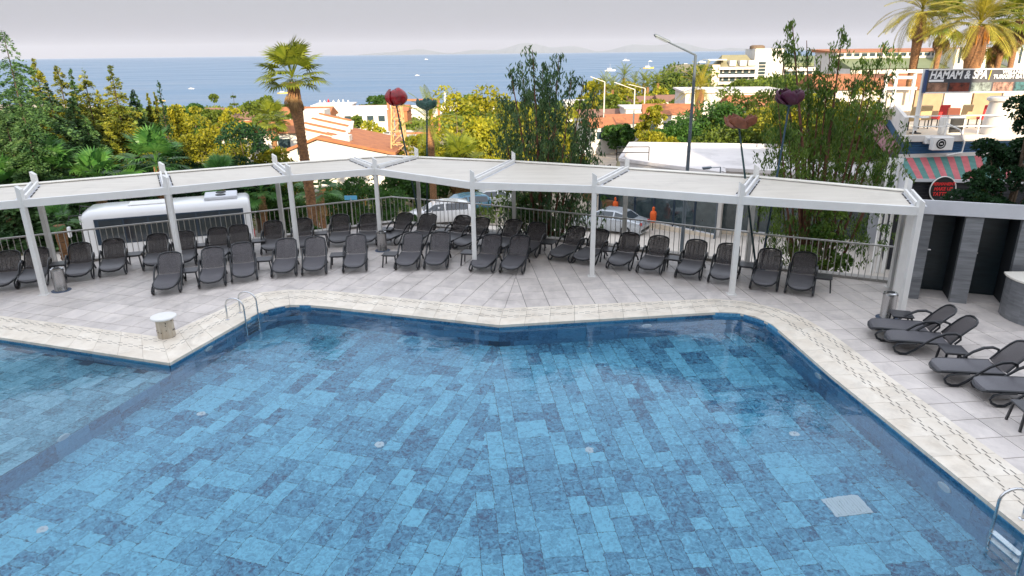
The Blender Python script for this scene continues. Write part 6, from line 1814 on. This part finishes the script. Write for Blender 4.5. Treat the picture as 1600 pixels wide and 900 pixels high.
    MB().add([tuple(aL), tuple(bL), tuple(bL - V(0, 0, .7)), tuple(aL - V(0, 0, 1.2))], [(0, 1, 2, 3)]).build('side_curtain', M['greywhite'], e)
    for k in range(8):
        z = bL.z - .16 - k * .14
        MB().bar((bL.x + .05, bL.y + .12, z - .07), (bR.x, bR.y + .12, z - .07), .06, .125).build('black_board', M['black_wood'], e)
    # round sign
    c = W_(1473, 296, 27.45); s_ = MB(); n = 32
    rad = .52
    s_.add([(c.x + rad * math.cos(2 * math.pi * k / n), c.y, c.z + rad * math.sin(2 * math.pi * k / n)) for k in range(n)] + [(c.x + rad * math.cos(2 * math.pi * k / n), c.y + .06, c.z + rad * math.sin(2 * math.pi * k / n)) for k in range(n)],
           [tuple(range(n))] + [(k, (k + 1) % n, n + (k + 1) % n, n + k) for k in range(n)])
    so2 = empty('round_sign', B + c); s_.v = [(x - c.x, y - c.y, z - c.z) for x, y, z in s_.v]
    s_.build('disc', M['black'], so2)
    rg = MB(); rg.tube([(rad * math.cos(2 * math.pi * k / n), 0, rad * math.sin(2 * math.pi * k / n)) for k in range(n)], .022, 6, closed=True); rg.build('rim', M['white'], so2, smooth=True)
    for t_, z, sz in (('PERMANENT', .22, .17), ('MAKE UP', .02, .19), ('TATTOO', -.19, .2)):
        text_mesh(t_, sz, M['sign_red'], 'lettering', so2, (0, -.012, z), align='CENTER', shear=.15, sx=.95)
    MB().bar((0, .07, 0), (0, .25, 0), .05).build('bracket', M['black'], so2)
    tag(so2, 'round black sign with white rim and red letters PERMANENT MAKE UP TATTOO', 'sign')
    # left entrance below the awning side and brown canopy
    pts_ = [W_(1352, 196, RY + 6), W_(1378, 189, RY + 7.5), W_(1406, 228, RY + .6), W_(1386, 238, RY + .2)]
    MB().add([tuple(x) for x in pts_] + [tuple(x - V(0, 0, .12)) for x in pts_], [(0, 1, 2, 3), (7, 6, 5, 4), (0, 4, 5, 1), (1, 5, 6, 2), (2, 6, 7, 3), (3, 7, 4, 0)]).build('side_canopy', M['mauve'], e)
    for k in range(3):
        a = W_(1390 + k * 9, 256, RY - .6); MB().bar(V(a.x, a.y, zB - .1), V(a.x, a.y, -.5), .10).build('door_post', M['white'], e)
    MB().bar(W_(1384, 250, RY - .5), W_(1412, 252, RY - .9), .12, .2).build('door_head', M['white'], e)
    # white conduit
    cc_ = [W_(*t) for t in ((1480, 193, 29.9), (1500, 203, 29.8), (1507, 222, 29.8), (1503, 238, 29.75), (1478, 243, 29.7))]
    MB().tube(cc_, .035, 6).build('hose', M['white'], e, smooth=True)
    tag(e, 'restaurant with roof terrace, blue cladding and striped red and green awning', 'restaurant')
    # air conditioners: on the wall and on the terrace
    for k, (u, v, y, w, h_, lab) in enumerate(((1471, 224, RY - .5, .85, .55, 'white air conditioner with round fan on the blue wall'), (1487, 196, RY + .9, 1.0, .75, 'white air conditioner standing on the terrace with dark grille'), (1448, 219, RY - .12, .22, .3, 'small white box on the blue wall left of the air conditioner'))):
        c = AT(u, v, y); z = c.z; a_ = empty('air_conditioner' if k < 2 else 'wall_box', (c.x, y, z))
        MB().box((0, 0, 0), (w, .3, h_)).build('casing', M['white'], a_, bevel=.02)
        if k == 1:
            MB().box((.12, -.155, 0), (.6, .02, .6)).build('grille', M['black'], a_)
        elif k == 0:
            g_ = MB(); n = 20
            g_.add([(-w * .12 + h_ * .38 * math.cos(2 * math.pi * j / n), -.156, h_ * .38 * math.sin(2 * math.pi * j / n)) for j in range(n)], [tuple(range(n))]); g_.build('fan_opening', M['black'], a_)
            MB().tube([(-w * .12 + h_ * .25 * math.cos(2 * math.pi * j / n), -.165, h_ * .25 * math.sin(2 * math.pi * j / n)) for j in range(n)], .012, 4, closed=True).lathe((-w * .12, -.17, 0), [(.05, -.02), (.05, .02)], 8).build('fan_guard', M['white'], a_)
        else: MB().box((0, -.155, .05), (.14, .02, .08)).build('plate', M['greywhite'], a_)
        tag(a_, lab, 'air conditioner' if k < 2 else 'wall box')
    # sign board
    a, b = AT(1449, 109, RY - .05), AT(1449, 145, RY - .05); hgt = a.z - b.z; wid = 6.6
    sb = empty('spa_sign', (a.x, RY - .05, b.z))
    MB().box((wid / 2, .05, hgt / 2), (wid, .08, hgt)).build('board', M['signdark'], sb)
    for z in (0, hgt): MB().bar((0, 0, z), (wid, 0, z), .10, .06).build('frame', M['white'], sb)
    MB().bar((0, 0, 0), (0, 0, hgt), .10, .10).build('frame', M['signblue'], sb)
    text_mesh('HAMAM & SPA', .47, M['letter'], 'lettering', sb, (.14, -.005, hgt * .76), shear=.18, sx=.79)
    text_mesh('WELLNESS', .22, M['letter'], 'lettering', sb, (3.15, -.005, hgt * .87), shear=.1)
    text_mesh('TURKISH BATH', .22, M['letter'], 'lettering', sb, (2.80, -.005, hgt * .66), shear=.1)
    MB().box((2.66, -.01, hgt * .76), (.03, .01, .42), ry=.12).build('accent_line', M['aw_yel'], sb)
    MB().box((.45, -.008, hgt * .52), (.62, .006, .09)).build('strap_line', M['letter'], sb)
    cols = [(.42, .22, .14), (.22, .04, .02), (.30, .36, .34), (.48, .26, .20), (.05, .18, .20), (.40, .3, .2)]
    for k, c_ in enumerate(cols):
        x = .12 + k * .92
        MB().box((x + .42, -.002, hgt * .22), (.84, .01, hgt * .42)).build('picture', mat('picture_%d' % k, c_, .6, col2=tuple(q_ * .12 for q_ in c_), scale=4.5 + k, detail=2), sb)
    tag(sb, 'large dark spa sign reading HAMAM & SPA with a row of pictures', 'sign')
    return B, zT - 3.4
M['mauve'] = mat('mauve_canopy', (.20, .085, .09), .8, var=.3, scale=2)
M['aw_red'] = mat('awning_red', (.42, .10, .11), .8, var=.25, scale=4); M['aw_green'] = mat('awning_green', (.06, .17, .15), .8, var=.25, scale=4)
M['aw_yel'] = mat('accent_yellow', (.8, .55, .05), .6); M['sign_red'] = mat('letter_red', (.75, .03, .03), .5); M['letter'] = mat('letter_white', (.85, .85, .85), .5)
M['signdark'] = mat('sign_board', (.045, .05, .065), .4, col2=(.10, .10, .11), scale=.8); M['signblue'] = mat('sign_edge', (.03, .06, .16), .5)
RB, RZT = restaurant()
# furniture on the restaurant terrace
def terrace_chair(x, y, ang, mt, label):
    e = empty('terrace_chair', (x, y, RZT - .02), ang)
    MB().box((0, 0, .46), (.5, .5, .10)).build('seat', mt, e, bevel=.03)
    MB().box((0, .26, .78), (.5, .09, .62), rx=-.15).build('backrest', mt, e, bevel=.03)
    for sx in (-.2, .2):
        for sy in (-.2, .2): MB().bar((sx, sy, 0), (sx, sy, .42), .04).build('leg', M['black'], e)
    tag(e, label, 'chair', 'chairs on the restaurant terrace')
M['beige'] = mat('beige_seat', (.52, .38, .20), .8); M['redseat'] = mat('red_seat', (.5, .03, .03), .7); M['brownseat'] = mat('brown_seat', (.25, .08, .05), .7)
for k, (dx, dy, a, mt_, lab) in enumerate([(1.6, 2.8, 200, 'beige', 'leftmost beige chair on the restaurant terrace'), (2.6, 3.4, 170, 'beige', 'beige high chair left of the red one on the restaurant terrace'), (3.5, 3.6, 185, 'redseat', 'bright red chair on the restaurant terrace'),
                                           (3.0, 1.8, 150, 'brownseat', 'brown tilted chair at the terrace edge'), (4.6, 3.6, 180, 'beige', 'beige chair right of the red one on the terrace'), (5.4, 3.2, 175, 'redseat', 'narrow red chair further right on the terrace')]):
    terrace_chair(RB.x + dx, RB.y + dy, R(a), M[mt_], lab)
for k, (dx, dy, lab) in enumerate([(1.2, 1.4, 'round white table on the left corner of the terrace'), (6.4, 2.4, 'dark table on the right part of the terrace')]):
    e = empty('terrace_table', (RB.x + dx, RB.y + dy, RZT - .02)); MB().lathe((0, 0, .70), [(.45, 0), (.45, .04)], 20).build('table_top', M['white'] if k == 0 else M['brownseat'], e); MB().lathe((0, 0, 0), [(.25, 0), (.24, .03), (.04, .06), (.04, .70)], 12).build('pedestal', M['black'], e); tag(e, lab, 'table')
# ------------------------------------------------------------------ beach and boats
for k, (u, v) in enumerate(((500, 158), (507, 158), (513, 156), (521, 158), (529, 157), (536, 157), (544, 158))):
    p = AT(u, v, 318); e = empty('beach_parasol', (p.x, 318, SEA_Z + .4)); h_ = max(3.2, p.z - SEA_Z)
    MB().tube([(0, 0, 0), (0, 0, h_)], .12, 6).build('pole', M['white'], e); MB().lathe((0, 0, h_ - 1.9), [(.25, 0), (.55, .3), (.35, 1.4), (.05, 2.0)], 10).build('folded_cover', M['lamp_red'] if k == 2 else M['cream'], e)
    tag(e, ['leftmost folded parasol on the beach', 'second folded parasol from the left on the beach', 'folded red parasol on the beach', 'fourth folded parasol on the beach', 'fifth folded parasol on the beach', 'sixth folded parasol on the beach', 'rightmost folded parasol on the beach'][k], 'parasol', 'folded parasols on the beach')
def boat(u, v, L_, ang, label, hullm='white', kind=0):
    L_ *= .62
    p = G(u, v, SEA_Z); e = empty('boat', (p.x, p.y, SEA_Z), R(ang))
    vs = []; N = 9
    for i in range(N):
        t = i / (N - 1); x = (t - .5) * L_; w = L_ * .13 * (1 - (max(0, t - .35) / .65) ** 2.2) * (1 if t > 0 else .85); w = max(w, .02); z = L_ * (.075 + .05 * t * t)
        vs += [(x, -w, z), (x * .96, -w * .6, -.1), (x * .96, w * .6, -.1), (x, w, z)]
    fs = [(0, 1, 2, 3)]
    for i in range(N - 1):
        for j in range(4): fs.append((i * 4 + j, i * 4 + (j + 1) % 4, (i + 1) * 4 + (j + 1) % 4, (i + 1) * 4 + j))
    MB().add(vs, fs).build('hull', M[hullm], e)
    MB().box((-L_ * .06, 0, L_ * .14), (L_ * .45, L_ * .16, L_ * .11), top=.85).build('cabin', M['white'], e); MB().box((-L_ * .06, 0, L_ * .145), (L_ * .40, L_ * .165, L_ * .035)).build('windows', M['glassb'], e)
    if kind: MB().tube([(0, 0, L_ * .15), (0, 0, L_ * .6)], L_ * .006, 5).build('mast', M['white'], e); MB().box((-L_ * .1, 0, L_ * .26), (L_ * .45, L_ * .17, .08)).build('canopy', M['cream'], e)
    tag(e, label, 'boat', 'boats on the sea')
M['yhull'] = mat('yellow_hull', (.75, .48, .06), .5)
for t in [(442, 146, 11, 5, 'yellow boat left of the tall palm trunk', 'yhull', 0), (253, 158, 6, 20, 'small yellow boat far left above the trees', 'yhull', 0), (299, 139, 7, 0, 'tiny white boat at left near the open sea', 'white', 0),
          (666, 93, 26, 0, 'far white boat on the horizon left of centre', 'white', 1), (953, 111, 24, 10, 'white excursion boat right of the weeping gum', 'white', 1), (978, 95, 30, 0, 'far white boat right of the weeping gum, upper one', 'white', 1),
          (1013, 107, 26, 0, 'yellow white excursion boat, left of the street lamp head shadow side', 'yhull', 1), (1016, 96, 16, 0, 'tiny far boat left of the lamp pole', 'white', 0), (1072, 102, 24, 0, 'white yacht left of the hotel', 'white', 0), (1096, 98, 30, 5, 'bigger white yacht touching the hotel roof line', 'white', 0), (652, 118, 8, 0, 'small dark boat in the middle of the sea', 'white', 0)]:
    boat(*t)
# beach mast at the right of the green flower
p = AT(695, 143, 240); e = empty('flag_mast', (p.x, 240, ht(p.x, 240))); MB().tube([(0, 0, 0), (0, 0, p.z - ht(p.x, 240))], .35, 8).build('pole', M['white'], e); MB().lathe((0, 0, 0), [(.8, 0), (.8, .5)], 10).build('foot', M['white'], e)
tag(e, 'white mast by the sea right of the green flower', 'mast')
# red steel frame on the beach
p = AT(645, 160, 150); e = empty('portal_gantry', (p.x, 150, ht(p.x, 150))); hh = p.z - ht(p.x, 150)
M['rust'] = mat('rust_red', (.40, .13, .06), .7, var=.3)
for x in (-5.2, -3.6, 3.8, 5.4): MB().bar((x, 0, 0), (x, 0, hh + .8), .5).build('column', M['rust'], e)
MB().bar((-5.2, 0, hh + .5), (5.4, 0, hh + .5), .4).build('beam', M['rust'], e); MB().bar((-5.2, 0, 1), (5.4, 0, 1), .4).build('beam', M['rust'], e)
tag(e, 'rust red steel portal frame behind the red tulip', 'gantry')
# ------------------------------------------------------------------ low scrub that covers the slope
def scrub():
    rs = np.random.RandomState(5); Cs = []; 
    n = 5200
    x = rs.uniform(-170, 190, n * 4); y = 44 + 270 * rs.rand(n * 4) ** 1.4
    def ok(a, b):
        if 1 < a - (b - 42) * .16 < 12 and b < 135: return False
        if -50 < a < -8 and 90 < b < 172: return False
        if 5 < a < 30 and 34 < b < 52: return False
        if a > 14 and 28 < b < 48: return False
        if abs(a + 14) < 9 and 56 < b < 72: return False
        if b > coast(a) - 32: return False
        return abs(a) < b * .85 + 6
    P_ = [(a, b) for a, b in zip(x, y) if ok(a, b)][:n]
    C = []; S = []
    for a, b in P_:
        r_ = rs.uniform(.6, 1.5) * (1 + b / 200); m_ = 34
        u = rs.normal(size=(m_, 3)); u /= np.linalg.norm(u, axis=1, keepdims=True); u[:, 2] = abs(u[:, 2])
        C.append(np.array([a, b, ht(a, b)]) + u * r_ * np.array([1, 1, .75]) * rs.uniform(.7, 1.05, (m_, 1))); S.append(np.full(m_, .14 + b / 210))
    C = np.concatenate(C); S = np.concatenate(S) * rs.uniform(.7, 1.4, len(C))
    v, f = leaf_quads(C, rs.normal(size=C.shape), S, S * .6, rs)
    o = mesh_obj('scrub', np_mesh('scrub', v, f, LF['olive'])); tag(o, 'low scrub and hedges covering the slope down to the sea', 'scrub', kind='stuff')
scrub()
# ------------------------------------------------------------------ far hills and the air
far_hills()
hm = bpy.data.materials.new('haze'); hm.use_nodes = True
hn = hm.node_tree; hn.nodes.clear()
ho = hn.nodes.new('ShaderNodeOutputMaterial'); hv = hn.nodes.new('ShaderNodeVolumePrincipled')
hv.inputs['Color'].default_value = (.82, .87, 1.0, 1); hv.inputs['Density'].default_value = 1.5e-5
hn.links.new(hv.outputs[0], ho.inputs['Volume'])
hb_ = MB().prism([(-66000, -200.5), (66000, -200.5), (66000, 60000), (-66000, 60000)], -21, 960).build('haze', hm)
hb_['kind'] = 'stuff'
